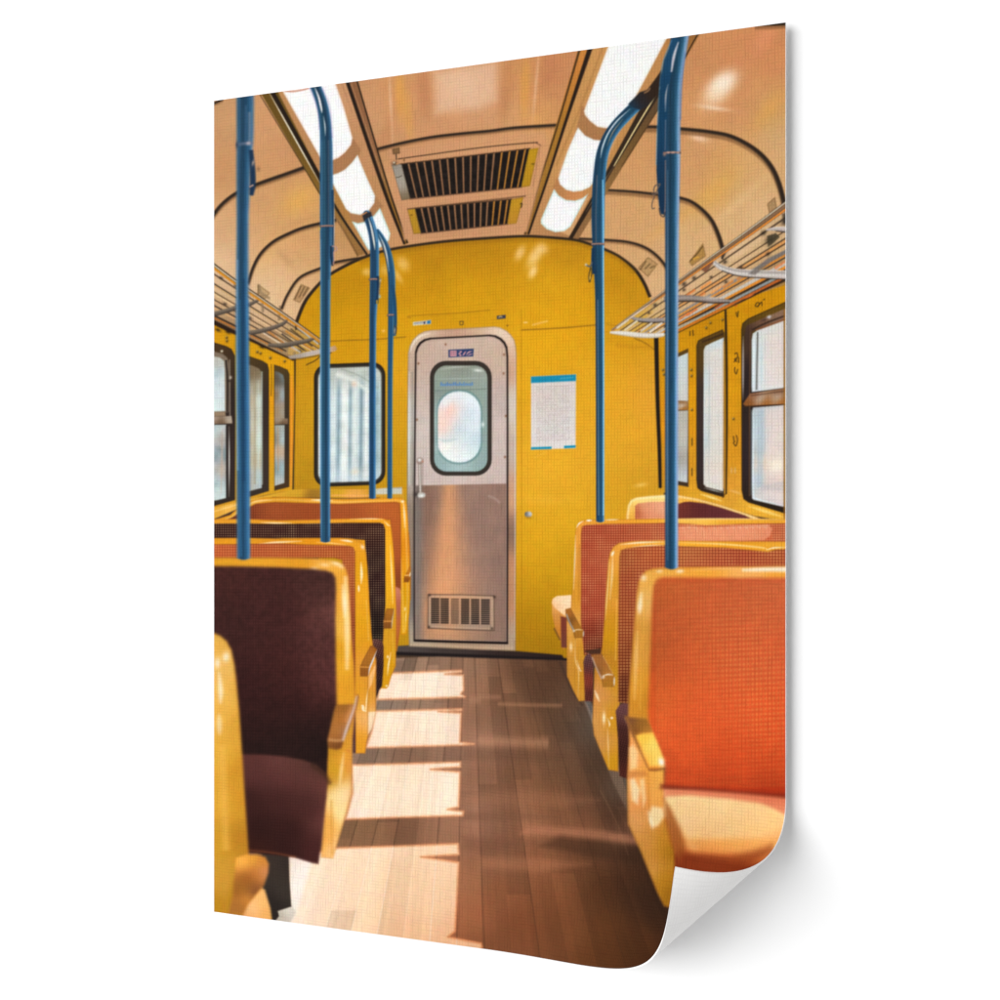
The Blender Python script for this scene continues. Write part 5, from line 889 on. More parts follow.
def flecks(X, Y, cc):
    m = np.exp(-(((X - 745 - (Y - 650) * .22) / 44) ** 2 + ((Y - 665) / 60) ** 2)) * .8
    m = m + np.exp(-(((X - 770) / 30) ** 2 + ((Y - 725) / 40) ** 2)) * .5
    g = (np.cos(2 * np.pi * X / 4.3) * .5 + .5) * (np.cos(2 * np.pi * (Y + .06 * X) / 5.1) * .5 + .5)
    a = (np.clip(g - .4, 0, 1) / .6 * (m + .25) * .85)[..., None]
    dk = ((np.cos(2 * np.pi * X / 3.3) * .5 + .5) * .05 + (np.cos(2 * np.pi * Y / 3.3) * .5 + .5) * .05)[..., None]
    return (cc + np.array((.0, .02, .012), np.float32)) * (1 + .05 - dk) * (1 - a) + np.array((250, 190, 100), np.float32) / 255 * a
w_ = window([(656, 582), (800, 786)], 0)
INK[w_[0]] = flecks(w_[1], w_[2], INK[w_[0]])
poly([(660, 784), (700, 787), (800, 795), (800, 799), (700, 792.6), (660, 789)], (120, 34, 24), 2.4, alpha=.55)
c = part('seat_cushion', s)
poly([(664, 788.6), (690, 789.8), (730, 793), (800, 799), (800, 900), (676, 910), (674, 850), (668, 822), (664, 808)], lambda X, Y, d: np.stack([np.interp(Y - (X - 700) * .16, [788, 800, 824, 838, 850, 860, 900], [a, b, b, c_, d_, e, e]) / 255. for a, b, c_, d_, e in ((224, 248, 244, 214, 146, ), (120, 220, 182, 122, 56), (82, 156, 104, 58, 22))], -1).astype(np.float32), 1.4, c, tex=mottle(.012, .25, 99))
poly([(668, 798), (690, 797), (730, 800), (762, 805), (790, 818), (790, 838), (760, 836), (720, 838), (690, 840), (682, 830)], [(680, 806, (250, 222, 160)), (720, 806, (252, 226, 166)), (755, 812, (252, 220, 156)), (690, 824, (248, 216, 154)), (730, 826, (250, 214, 142)), (770, 824, (250, 204, 122)), (700, 838, (242, 190, 118)), (750, 836, (240, 184, 102))], 7, alpha=.9)
poly([(684, 842), (720, 838), (760, 836), (790, 826), (790, 842), (760, 850), (720, 852), (692, 852)], (236, 158, 78), 6, alpha=.7)
poly([(664, 789), (700, 789.6), (740, 792.6), (790, 798), (790, 818), (772, 808), (760, 803), (730, 798.6), (690, 795.6), (664, 797)], (224, 120, 84), 2.6, alpha=.8)
poly([(664, 798), (671, 808), (681, 828), (686, 846), (680, 862), (672, 846), (666, 822)], (170, 88, 34), 3.6, alpha=.85)
glow(692, 846, 7, 4, 20, (240, 176, 110), .5)
poly([(668, 799), (690, 798), (730, 801), (762, 806), (790, 819), (790, 838), (720, 838), (684, 836)], (248, 190, 132), 5, alpha=.5)
poly([(680, 852), (700, 855), (730, 856), (752, 851), (772, 844), (775, 852), (750, 864), (720, 874), (680, 874)], (144, 56, 22), 5, alpha=.6)
stroke([(664, 788.4), (700, 789.8), (740, 793), (790, 798)], 1.6, (150, 60, 34), 1.2, alpha=.7)
a = part('armrest', s)
poly([(624, 715), (628.6, 717), (647, 718.6), (650.4, 726), (657, 742), (664.6, 760.6), (664.6, 767.4), (660, 770), (648, 770), (643, 762), (634, 740), (627, 724)], [(630, 720, (130, 90, 56)), (642, 724, (150, 106, 46)), (648, 730, (160, 112, 50)), (636, 732, (120, 80, 44)), (641, 738, (214, 146, 60)), (652, 740, (244, 190, 84)), (652, 752, (248, 204, 104)), (656, 762, (240, 184, 90)), (648, 763, (226, 160, 70)), (655, 768, (190, 120, 50))], 1.2, a)
poly([(636, 735.6), (642, 733.6), (653, 732.6), (658, 745), (664, 760), (662, 766), (650, 766), (644, 752)], [(645, 738, (244, 184, 78)), (654, 745, (252, 206, 110)), (655, 758, (248, 200, 104)), (648, 760, (234, 172, 80))], 1.2, a)
stroke([(625, 717), (632, 732), (640, 750), (648, 768)], [2.4, 2.2, 2.2, 2], [(-1, (176, 130, 90)), (0, (120, 76, 46)), (1, (196, 140, 70))], .9, alpha=.85); stroke([(648, 769.6), (656, 770), (664, 768.6)], 1.8, (120, 70, 40), 1, alpha=.8); glow(661.4, 762, 2.6, 4, -20, (255, 252, 244), .95)

# ------------------------------------------------------------------ blue handrail poles
def pole(label, pts, wds, prof, blur=.7):
    i = part('pole', None, label)
    def hue(X, Y, c):                     # duller steel blue at the top, brighter blue lower down
        k = np.clip((Y - 120) / 330, 0, 1)[..., None]
        top = c * np.array((1.22, 1.04, .95)) * .97 + .012
        low = c * np.array((1.35, 1.12, 1.04))
        return (top * (1 - k) + low * k) * (1 + .05 * noise(X * 3, Y * .12, .5, 88))[..., None]
    stroke(pts, wds, prof, blur, i, tex=hue)
    return i
def ring(p, x0, x1, y, c=(206, 150, 120), k=.9):
    i = part('collar', p)
    stroke([(x0, y), ((x0 + x1) / 2, y - .5), (x1, y - .3)], 2.1, (84, 76, 84), .6, i)
    stroke([(x0 + .4, y - .3), ((x0 + x1) / 2, y - .8), (x1 - .3, y - .6)], .9, c, .5, alpha=k)
BL = [(-1, (28, 84, 136)), (-.6, (24, 66, 108)), (-.1, (24, 74, 116)), (.35, (30, 92, 146)), (.8, (44, 120, 184)), (1, (70, 140, 196))]
pL4 = pole('thin blue pole bent at the top behind the other', [(377, 230), (381, 237), (385.4, 246), (388.8, 257), (391, 270), (391.8, 285), (391.4, 305), (390.6, 340), (390, 400), (389.8, 498)], [4, 6, 7, 7.4, 7.4, 7.2, 6.6, 5.4, 5, 5], [(-1, (26, 70, 110)), (-.3, (28, 86, 138)), (.3, (24, 78, 128)), (1, (46, 116, 172))], .7)
stroke([(378.8, 234), (384, 245), (387, 257), (389, 272)], 1.2, (226, 226, 214), .5, alpha=.85); stroke([(381, 241), (385, 252), (387.4, 262)], .8, (190, 120, 90), .5, alpha=.5)
stroke([(392.4, 285), (394.6, 300), (395.4, 322), (394.2, 336)], 3.2, (30, 84, 126), .7, pL4); ring(pL4, 387.4, 394, 315.4); glow(394.8, 331, 1.2, 4, 5, (196, 166, 120), .7); stroke([(394, 326), (396.4, 328), (395.6, 334)], .8, (60, 60, 70), .5)
pL3 = pole('blue pole bent at the top left of the door', [(366.6, 213.5), (369.4, 221), (372.4, 231), (374.2, 243), (374.6, 256), (374.4, 280), (373.6, 300), (372.8, 330), (372.5, 400), (372.4, 498)], [8.4, 9, 9.2, 9, 9, 9, 8, 6.8, 6.6, 6.6], [(-1, (30, 84, 140)), (-.4, (24, 66, 110)), (.2, (22, 70, 116)), (.7, (40, 110, 176)), (1, (62, 132, 190))], .7)
stroke([(367.8, 216), (371.4, 228), (374, 242), (375, 250)], 1.6, (236, 230, 216), .6, alpha=.9); stroke([(371, 217), (374.6, 230), (376.6, 242)], .8, (110, 170, 210), .5, alpha=.7)
poly([(362.4, 215.6), (366, 213), (371, 211.6), (372, 216), (366, 219), (364, 222)], (52, 54, 62), .7, pL3); stroke([(362.6, 214.6), (367, 212)], 1.2, (206, 130, 70), .6)
stroke([(377.6, 276), (377.8, 290), (376.6, 304)], 3, (22, 62, 104), .7, pL3); ring(pL3, 369, 377.4, 279.7)
i = part('hook', pL3); stroke([(380.8, 278), (379.6, 286), (379, 292), (379.4, 298)], 1.2, (130, 120, 104), .5, i); glow(379.6, 296.6, 1.2, 1.8, 0, (166, 196, 196), .8); glow(380.4, 280.6, .9, 1, 0, (220, 200, 160), .8); stroke([(377, 300), (377, 304)], 1.2, (210, 160, 40), .5)
pR2 = pole('blue pole bent towards the ceiling right of the door', [(647, 95), (638, 104), (626.5, 115), (615.5, 127), (607.6, 139.5), (602.4, 154), (599.8, 172), (598.4, 195), (598, 225), (598.6, 260), (599.6, 300), (600, 380), (600.2, 521)], [8, 11, 11.6, 11.8, 12, 12.2, 12.4, 12.8, 13, 10.6, 8.8, 8.4, 8], [(-1, (24, 72, 118)), (-.55, (24, 66, 104)), (-.1, (26, 80, 122)), (.3, (24, 72, 114)), (.75, (40, 110, 168)), (1, (64, 140, 200))], .7)
stroke([(630, 109), (617, 121), (608, 133.6), (602.6, 147), (600.6, 158)], 1.4, (206, 220, 226), .5, alpha=.85); stroke([(623, 119), (613, 132), (607, 146)], 1.0, (226, 180, 130), .5, alpha=.6); stroke([(597, 175), (596, 210), (596, 244)], .8, (150, 130, 140), .5, alpha=.6); stroke([(602.8, 180), (603.2, 240), (603.4, 300), (603.6, 400), (603.4, 515)], 1.1, (120, 196, 240), .6, alpha=.9)
stroke([(597.6, 300), (598, 400), (598.6, 515)], .9, (150, 170, 180), .5, alpha=.6); stroke([(596.6, 300), (597, 400), (597, 518)], 1, (20, 50, 90), .5, alpha=.7)
poly([(628, 104), (640, 92), (647, 90), (650, 86), (659, 74), (660, 92), (648, 106), (640, 110), (634, 108)], [(640, 100, (52, 48, 52)), (652, 92, (60, 46, 38)), (632, 106, (34, 64, 92))], .9, pR2)
stroke([(644, 93), (648, 91), (650, 88)], 1.4, (150, 112, 78), .7)
stroke([(593.4, 248), (593, 262), (594.4, 274)], 3.6, (24, 66, 104), .7, pR2); ring(pR2, 591, 604.6, 244.4)
i = part('hook', pR2); stroke([(586, 265), (590, 266.4), (592, 262)], 1.6, (96, 96, 100), .6, i); stroke([(590.6, 267), (588.8, 276), (589.6, 282), (591.6, 275), (591.4, 268)], 1.0, (70, 60, 40), .5, i); glow(586, 264.6, 1.2, 1.2, 0, (206, 210, 206), .8); glow(590, 278, 1, 2, 0, (226, 196, 100), .6)
pL2 = pole('blue pole bent over the ceiling lamp left of the aisle', [(313, 82), (317, 90), (321.6, 103), (324.6, 118), (326, 136), (326.4, 160), (326.4, 215), (325.6, 270), (325.2, 330), (325, 420), (325.4, 541)], [10.6, 11, 11.4, 12, 12.4, 13, 13, 10.6, 10, 10, 9.8], [(-1, (40, 104, 164)), (-.6, (30, 84, 128)), (-.2, (28, 80, 118)), (.2, (24, 62, 100)), (.7, (34, 92, 142)), (1, (58, 120, 180))], .9)
stroke([(314.6, 87), (318.6, 97), (321.2, 108), (322, 113)], 1.8, (236, 224, 224), .7, alpha=.9); stroke([(323.4, 116), (325, 126), (325.4, 136)], 1.2, (214, 214, 214), .6, alpha=.8)
for x, c, a_ in ((322, (90, 140, 170), .4), (328.4, (140, 140, 150), .45), (324.8, (70, 120, 150), .4), (330.6, (90, 120, 150), .4)):
    stroke([(x, 140), (x + .2, 180), (x + .2, 225)], .8, c, .5, alpha=a_)
stroke([(321, 240), (320.8, 400), (321.2, 536)], 1.4, (130, 176, 206), .6, alpha=.7); stroke([(328.8, 280), (328.8, 400), (329, 536)], 1, (80, 150, 200), .6, alpha=.5)
stroke([(309.6, 88), (317, 108), (319.4, 130)], 1.4, (150, 110, 160), 1, alpha=.35); stroke([(322.6, 88), (330, 108), (332.4, 138)], 1.4, (150, 110, 160), 1, alpha=.35)
stroke([(332.4, 190), (333.2, 230), (332.4, 262)], 2.6, (30, 76, 116), .6, pL2); stroke([(334.2, 195), (334.2, 230), (333.4, 250)], .8, (226, 200, 180), .5, alpha=.8)
ring(pL2, 320, 334, 226.4); glow(319.4, 228.6, 1.2, 1.2, 0, (200, 160, 70), .8); i = part('hook', pL2); stroke([(332, 246), (336, 247), (336.6, 250), (333.8, 252), (334, 260), (333, 265)], 1.2, (180, 140, 130), .5, i); stroke([(331, 246), (331, 258), (332.6, 266)], 1.2, (24, 44, 70), .5)
pR1 = pole('thick blue pole nearest the right edge', [(682.4, 20), (680, 36), (677.6, 52), (675, 70), (673, 92), (672.2, 130), (672.4, 160), (672, 230), (671.8, 300), (671.6, 400), (671.6, 567)], [17.6, 17.6, 17.4, 17, 16.6, 16.4, 15.8, 13.8, 13.2, 13, 13], [(-1, (28, 70, 118)), (-.65, (30, 78, 122)), (-.3, (24, 66, 104)), (.1, (24, 76, 118)), (.4, (34, 94, 144)), (.65, (70, 136, 194)), (.85, (110, 150, 196)), (1, (80, 130, 184))], .9)
poly([(673, 36), (672.4, 40), (664, 60), (660.4, 80), (657.6, 125), (656.4, 170), (657.6, 190), (659, 206), (661, 214), (664, 215), (665.4, 208), (666, 160), (668, 90), (673, 66), (680, 40)], [(668, 55, (30, 84, 126)), (662, 90, (24, 74, 114)), (660, 130, (24, 76, 116)), (661, 180, (26, 66, 104)), (662, 206, (24, 60, 96))], .8, pR1)
stroke([(671.8, 40), (663.6, 60), (660, 82), (657.4, 125), (656.2, 165)], 1.0, (70, 140, 190), .6, alpha=.6)
stroke([(678.4, 42), (674, 56), (671.4, 72)], [1, 2.6, 1.4], (206, 196, 202), .9, alpha=.85); stroke([(668, 84), (665.8, 96), (665.4, 112)], 1.4, (206, 190, 186), .8, alpha=.75); stroke([(665.6, 120), (665, 150)], .9, (150, 140, 150), .5, alpha=.6)
stroke([(685, 52), (682, 80), (680.4, 120)], 1.6, (80, 120, 180), 1, alpha=.5); stroke([(667.6, 170), (667.6, 300), (667.4, 450), (667.6, 560)], 1.0, (170, 190, 210), .7, alpha=.55)
stroke([(665.4, 160), (665.2, 200), (664.6, 214)], 1, (190, 140, 120), .5, alpha=.6)
ring(pR1, 663, 681, 153, (226, 170, 140)); glow(664.6, 154.4, 1.6, 2, 0, (196, 140, 110), .7)
for x in (668, 673, 678):
    glow(x, 152.6, 1.4, 1, 0, (226, 176, 150), .7)
i = part('hook', pR1); stroke([(651, 193), (655, 194.4), (658, 188), (660, 184), (655, 186), (654, 192), (658.6, 194)], 1.2, (110, 92, 84), .5, i); stroke([(654.4, 196), (652, 204), (652.4, 208.6), (655, 208)], .9, (90, 80, 76), .5, i); stroke([(659, 208), (660.6, 215), (664, 216.6), (665, 212)], .9, (50, 50, 60), .5, i); glow(651, 193.4, 1.2, 1.2, 0, (60, 50, 46), .8)
pL1 = pole('nearest blurred blue pole at the left edge', [(245.2, 90), (245.2, 110), (245, 140), (243.6, 165), (243, 200), (242.6, 230), (242.4, 330), (243, 440), (243.6, 558)], [17.4, 17.4, 16.8, 14.4, 13, 12, 13.2, 13.6, 13.2], [(-1, (50, 100, 144)), (-.7, (40, 92, 140)), (-.35, (28, 72, 112)), (0, (24, 72, 116)), (.4, (30, 88, 140)), (.75, (50, 108, 160)), (1, (70, 116, 160))], 2.0)
stroke([(249.4, 112), (249.6, 125), (249.4, 142)], 2.6, (110, 128, 150), 1.6, alpha=.7); stroke([(246, 106), (245.6, 140)], 2, (70, 112, 150), 1.4, alpha=.5)
i = part('collar', pL1); stroke([(237, 144.6), (244, 143.6), (252.6, 143)], 3, (90, 104, 128), 1.4, i, alpha=.8); glow(248.5, 143.4, 2.6, 1.8, 0, (196, 176, 176), .8); glow(237, 145, 1.4, 3.4, 0, (50, 66, 90), .7)
stroke([(251, 150), (252.6, 170), (252.8, 185), (251.4, 195)], [4, 5.4, 5.4, 4], (30, 62, 98), 1.4, pL1); i = part('hook', pL1); glow(253, 163, 1.2, 3, 10, (196, 170, 150), .7); stroke([(249.4, 187), (253.4, 185)], 1.4, (190, 150, 130), .9, i); glow(258.4, 169, 1.8, 2.4, 0, (136, 100, 70), .7)
stroke([(237.4, 260), (237, 380), (237.8, 470)], 2, (120, 160, 196), 1.4, alpha=.5); stroke([(239.8, 300), (240, 420), (241, 556)], 1.6, (40, 124, 178), 1.2, alpha=.5); stroke([(247.4, 300), (248, 420), (248.6, 554)], 2, (44, 124, 190), 1.4, alpha=.5); stroke([(243.4, 280), (243.6, 480)], 2.4, (22, 66, 112), 1.6, alpha=.5)

# ink balance of the print, part by part
GRADE = {'seat': ((1.0, .945, .97), 1.12), 'armrest': ((1.1, 1.03, .9), 1.12), 'ceiling': ((.99, .98, .97), 1.05), 'lamp_trough': ((.985, .97, .95), 1.06), 'floor': ((1.20, 1.12, 1.05), 1.0), 'sun_patch': ((.965, .94, .90), 1.1),
         'carriage_door': ((.99, 1.0, 1.0), 1.08), 'door_frame': ((.98, .99, .99), 1.12), 'kick_panel': ((1.03, 1.04, 1.03), 1.12), 'end_wall': ((1.012, .962, .92), 1.08), 'side_wall': ((1.0, .96, .8), 1.1), 'pole': ((.97, .98, .97), 1.12), 'pane': ((.925, .925, .905), 1.12), 'window': ((.95, .92, .88), 1.1)}
for k, (nm, _, _) in enumerate(PARTS):
    if nm not in GRADE and nm not in ('backrest', 'seat_cushion'):
        continue
    ys_, xs_ = np.nonzero(LAB == k)
    if not len(ys_):
        continue
    c = INK[ys_, xs_]
    if nm in GRADE:
        g, ct = GRADE[nm]
        m_ = c.mean(0)
        c = m_ + (c - m_) * ct
        pale = np.clip((c.min(1) - .38) / .3, 0, 1)[:, None]       # glints keep their white
        c = c * (np.array(g, np.float32) * (1 - pale) + pale)
        if nm == 'pole':
            c = c * .88 + .12 * c.mean(1, keepdims=True)
    else:
        dark = np.clip((.52 - c.max(1)) / .25, 0, 1)[:, None]
        c = c * (1 - dark * np.array((.08, .11, .19), np.float32))
    INK[ys_, xs_] = c
# contrast of the print
INK = np.clip(INK, 0, 1); LUM = (INK @ np.array((.3, .55, .15), np.float32))[..., None]
INK = INK * ((LUM - .026 * np.sin(2 * np.pi * LUM)) / np.maximum(LUM, .02))
# the lens and the print soften everything a little; fine grain and faint colour mottle of the ink
INK = np.clip(blurred(INK, .75), 0, 1)
near = [k for k, (_, _, lb) in enumerate(PARTS) if lb and lb.startswith(('near left seat', 'nearest left seat', 'near right seat'))]
near = [k for k, (_, pr, _) in enumerate(PARTS) if k in near or pr in near]
MASK = blurred(np.isin(LAB, near).astype(np.float32)[..., None], 3.0)
INK = INK * (1 - MASK) + blurred(INK, 1.7) * MASK            # nearest seats lie before the plane of focus
gy_, gx_ = np.meshgrid(np.arange(HT, dtype=np.float32), np.arange(WD, dtype=np.float32), indexing='ij')
for ch in range(3):
    INK[..., ch] *= 1 + .012 * rng.normal(size=INK.shape[:2]).astype(np.float32) + .010 * noise(gx_, gy_, .17, 300 + ch) + .009 * noise(gx_, gy_, .06, 310 + ch)


# ------------------------------------------------------------------ the hanging sheet
FOC = 1414.0                              # focal length in picture units (1000 units across the frame)
AZ, BZ = FOC / 811, FOC / 968             # distance of the far (left) and near (right) edge; the sheet is 1 m tall
AX, BX = (214 - 500) * AZ / FOC, (786 - 500) * BZ / FOC
WIDE = math.hypot(BX - AX, BZ - AZ)
ORG = np.array([AX, AZ, 0.0]); UDIR = np.array([BX - AX, BZ - AZ, 0]) / WIDE
NDIR = np.array([-(AZ - BZ), -(BX - AX), 0]) / WIDE
ZDIR = np.array([0, 0, 1.0]); HORIZON = 506.3
PHI, FOLD, RAD, CONE = 1.0407, .17189, .05581, -.23871
N2 = np.array([math.cos(PHI), -math.sin(PHI)]); A2 = np.array([math.sin(PHI), math.cos(PHI)])


def place(u, v, lift=0.0):
    """sheet point (u right, v up from the lower left corner) -> world, with the lower right corner rolled up"""
    s = (u - WIDE) * N2[0] + v * N2[1] + FOLD
    t = (u - WIDE) * A2[0] + v * A2[1]
    r = np.maximum(RAD + CONE * t, .012)
    th = np.where(s > 0, s / r, 0.0)
    sp = np.where(s > 0, r * np.sin(th), s); hh = np.where(s > 0, r * (1 - np.cos(th)), 0.0)
    sp = sp - lift * np.sin(th); hh = hh + lift * np.cos(th)
    uu = WIDE + (sp - FOLD) * N2[0] + t * A2[0]; vv = (sp - FOLD) * N2[1] + t * A2[1]
    P = ORG + uu[..., None] * UDIR + (vv - .5)[..., None] * ZDIR + hh[..., None] * NDIR
    return P, th, s, r


def seen(P):
    return 500 + FOC * P[..., 0] / P[..., 1], HORIZON - FOC * P[..., 2] / P[..., 1]


NX, NY = 840, 1300
u = np.linspace(0, WIDE, NX + 1); v = np.linspace(0, 1, NY + 1)
Ug, Vg = np.meshgrid(u, v)
P, th, s_, r_ = place(Ug, Vg)
# ink position of every sheet point: the picture runs on round the roll without a jump
over = th > math.pi / 2
extra = np.where(over, s_ - r_ * math.pi / 2, 0.0)
P90, _, _, _ = place(Ug - extra * N2[0], Vg - extra * N2[1])
gx, gy = seen(P90 + (extra * N2[0])[..., None] * UDIR + (extra * N2[1])[..., None] * ZDIR)
fx = np.clip((gx - X0) * S - .5, 0, WD - 1.001); fy = np.clip((gy - Y0) * S - .5, 0, HT - 1.001)
ix, iy = fx.astype(int), fy.astype(int)
ax, ay = (fx - ix)[..., None], (fy - iy)[..., None]
C = (INK[iy, ix] * (1 - ax) + INK[iy, ix + 1] * ax) * (1 - ay) + (INK[iy + 1, ix] * (1 - ax) + INK[iy + 1, ix + 1] * ax) * ay
C = np.clip(C, 0, 1)
PRINT_GAIN = .768
LIN = np.where(C <= .04045, C / 12.92, ((C + .055) / 1.055) ** 2.4) * PRINT_GAIN
LIN[:, -1] = .8                           # bare cut edges of the canvas
ke = np.clip((u - .70 * WIDE) / (.18 * WIDE), 0, 1)[:, None]
LIN[0] = LIN[0] * (1 - ke) + .8 * ke
cu, cv = (Ug[:-1, :-1] + Ug[1:, 1:]) / 2, (Vg[:-1, :-1] + Vg[1:, 1:]) / 2
cell = LAB[np.round(fy[:-1, :-1] + .5).astype(int).clip(0, HT - 1), np.round(fx[:-1, :-1] + .5).astype(int).clip(0, WD - 1)]

# ------------------------------------------------------------------ materials
def new_mat(name):
    m = bpy.data.materials.new(name); m.use_nodes = True
    return m, m.node_tree, m.node_tree.nodes, m.node_tree.links

def canvas_weave(nt, strength, dist):
    """threads of the canvas, from the sheet's own UV: returns (normal socket, thread shade socket)"""
    n, l = nt.nodes, nt.links
    uv = n.new('ShaderNodeUVMap'); uv.uv_map = 'sheet'
    nz = n.new('ShaderNodeTexNoise'); nz.inputs['Scale'].default_value = 60; nz.inputs['Detail'].default_value = 2
    l.new(uv.outputs[0], nz.inputs['Vector'])
    sc = n.new('ShaderNodeVectorMath'); sc.operation = 'MULTIPLY_ADD'
    sc.inputs[1].default_value = (.0022, .0022, 0)
    l.new(nz.outputs['Color'], sc.inputs[0]); l.new(uv.outputs[0], sc.inputs[2])
    sp = n.new('ShaderNodeSeparateXYZ'); l.new(sc.outputs[0], sp.inputs[0])
    def wave(sock, freq):
        a = n.new('ShaderNodeMath'); a.operation = 'MULTIPLY'; a.inputs[1].default_value = freq * 2 * math.pi; l.new(sock, a.inputs[0])
        b = n.new('ShaderNodeMath'); b.operation = 'SINE'; l.new(a.outputs[0], b.inputs[0])
        c = n.new('ShaderNodeMath'); c.operation = 'MULTIPLY_ADD'; c.inputs[1].default_value = .5; c.inputs[2].default_value = .5; l.new(b.outputs[0], c.inputs[0])
        d = n.new('ShaderNodeMath'); d.operation = 'POWER'; d.inputs[1].default_value = .45; l.new(c.outputs[0], d.inputs[0])
        return d.outputs[0]
    wx = wave(sp.outputs['X'], 285.); wy = wave(sp.outputs['Y'], 285.)
    def thread(wv, stretch, off):         # each thread is pressed in more or less along its run
        v = n.new('ShaderNodeVectorMath'); v.operation = 'MULTIPLY_ADD'; v.inputs[1].default_value = stretch; v.inputs[2].default_value = (off, off, off); l.new(uv.outputs[0], v.inputs[0])
        z = n.new('ShaderNodeTexNoise'); z.inputs['Scale'].default_value = 1; z.inputs['Detail'].default_value = 1; l.new(v.outputs[0], z.inputs['Vector'])
        r = n.new('ShaderNodeMapRange'); r.inputs['From Min'].default_value = .36; r.inputs['From Max'].default_value = .66; r.inputs['To Min'].default_value = .42; r.inputs['To Max'].default_value = 1.0; l.new(z.outputs['Fac'], r.inputs['Value'])
        i = n.new('ShaderNodeMath'); i.operation = 'SUBTRACT'; i.inputs[0].default_value = 1; l.new(wv, i.inputs[1])
        k = n.new('ShaderNodeMath'); k.operation = 'MULTIPLY'; l.new(i.outputs[0], k.inputs[0]); l.new(r.outputs[0], k.inputs[1])
        return k.outputs[0]
    tx = thread(wx, (285, 60, 0), 3.1); ty = thread(wy, (60, 285, 0), 17.7)
    mx_ = n.new('ShaderNodeMath'); mx_.operation = 'MAXIMUM'; l.new(tx, mx_.inputs[0]); l.new(ty, mx_.inputs[1])
    mn = n.new('ShaderNodeMath'); mn.operation = 'SUBTRACT'; mn.inputs[0].default_value = 1; l.new(mx_.outputs[0], mn.inputs[1])
    big = n.new('ShaderNodeTexNoise'); big.inputs['Scale'].default_value = 230; big.inputs['Detail'].default_value = 2.5
    l.new(uv.outputs[0], big.inputs['Vector'])
    ad = n.new('ShaderNodeMath'); ad.operation = 'MULTIPLY_ADD'; ad.inputs[1].default_value = 1.2; l.new(big.outputs['Fac'], ad.inputs[0]); l.new(mn.outputs[0], ad.inputs[2])
    bp = n.new('ShaderNodeBump'); bp.inputs['Strength'].default_value = strength; bp.inputs['Distance'].default_value = dist
    l.new(ad.outputs[0], bp.inputs['Height'])
    return bp.outputs[0], mn.outputs[0]

def canvas_mat(name, printed, strength=.35):
    m, nt, n, l = new_mat(name)
    b = n['Principled BSDF']
    b.inputs['Roughness'].default_value = .75; b.inputs['Specular IOR Level'].default_value = .04
    nrm, th_ = canvas_weave(nt, strength, .0006)
    l.new(nrm, b.inputs['Normal'])
    mr = n.new('ShaderNodeMapRange'); mr.inputs['To Min'].default_value = .90 if printed else .93; mr.inputs['To Max'].default_value = 1.05 if printed else 1.0
    l.new(th_, mr.inputs['Value'])
    mx = n.new('ShaderNodeVectorMath'); mx.operation = 'SCALE'
    l.new(mr.outputs[0], mx.inputs['Scale'])
    if printed:
        at = n.new('ShaderNodeAttribute'); at.attribute_name = 'ink'; l.new(at.outputs['Color'], mx.inputs[0])
    else:
        mx.inputs[0].default_value = (.88, .87, .86)
    l.new(mx.outputs[0], b.inputs['Base Color'])
    return m

M_PRINT = canvas_mat('printed_canvas', True, .5)
M_BACK = canvas_mat('bare_canvas', False, .22)
m, nt, n, l = new_mat('white_wall_paint')
b = n['Principled BSDF']; b.inputs['Base Color'].default_value = (.93, .93, .93, 1); b.inputs['Roughness'].default_value = .9; b.inputs['Specular IOR Level'].default_value = .05
nz = n.new('ShaderNodeTexNoise'); nz.inputs['Scale'].default_value = 40; bp = n.new('ShaderNodeBump'); bp.inputs['Strength'].default_value = .02
l.new(nz.outputs['Fac'], bp.inputs['Height']); l.new(bp.outputs[0], b.inputs['Normal'])
M_WALL = m

# ------------------------------------------------------------------ objects
scene = bpy.context.scene
COL = scene.collection


def quad_mesh(name, idx, pts, mat, ink=None, uvs=None, parent=None, smooth=True):
    """idx: (n,4) point numbers into pts"""
    used, inv = np.unique(idx, return_inverse=True)
    inv = inv.reshape(-1).astype(np.int32)
    me = bpy.data.meshes.new(name)
    nf = len(idx)
    me.vertices.add(len(used)); me.vertices.foreach_set('co', pts[used].astype(np.float32).ravel())
    me.loops.add(nf * 4); me.loops.foreach_set('vertex_index', inv)
    me.polygons.add(nf); me.polygons.foreach_set('loop_start', np.arange(0, nf * 4, 4, dtype=np.int32))
    me.polygons.foreach_set('use_smooth', np.full(nf, smooth))
    if ink is not None:
        a = me.color_attributes.new('ink', 'FLOAT_COLOR', 'POINT')
        a.data.foreach_set('color', np.column_stack([ink[used], np.ones(len(used))]).astype(np.float32).ravel())
    if uvs is not None:
        ul = me.uv_layers.new(name='sheet')
        ul.data.foreach_set('uv', uvs[used][inv].astype(np.float32).ravel())
    me.update(calc_edges=True)
    me.materials.append(mat)
    o = bpy.data.objects.new(name, me); COL.objects.link(o)
    if parent is not None:
        o.parent = parent
    return o


poster = bpy.data.objects.new('poster', None)
poster.empty_display_size = .1
BASE = ORG + UDIR * WIDE / 2 - ZDIR * .5
poster.location = BASE
COL.objects.link(poster)
poster['label'] = 'large canvas print of a yellow railway carriage, its lower right corner curled up'
poster['category'] = 'poster'

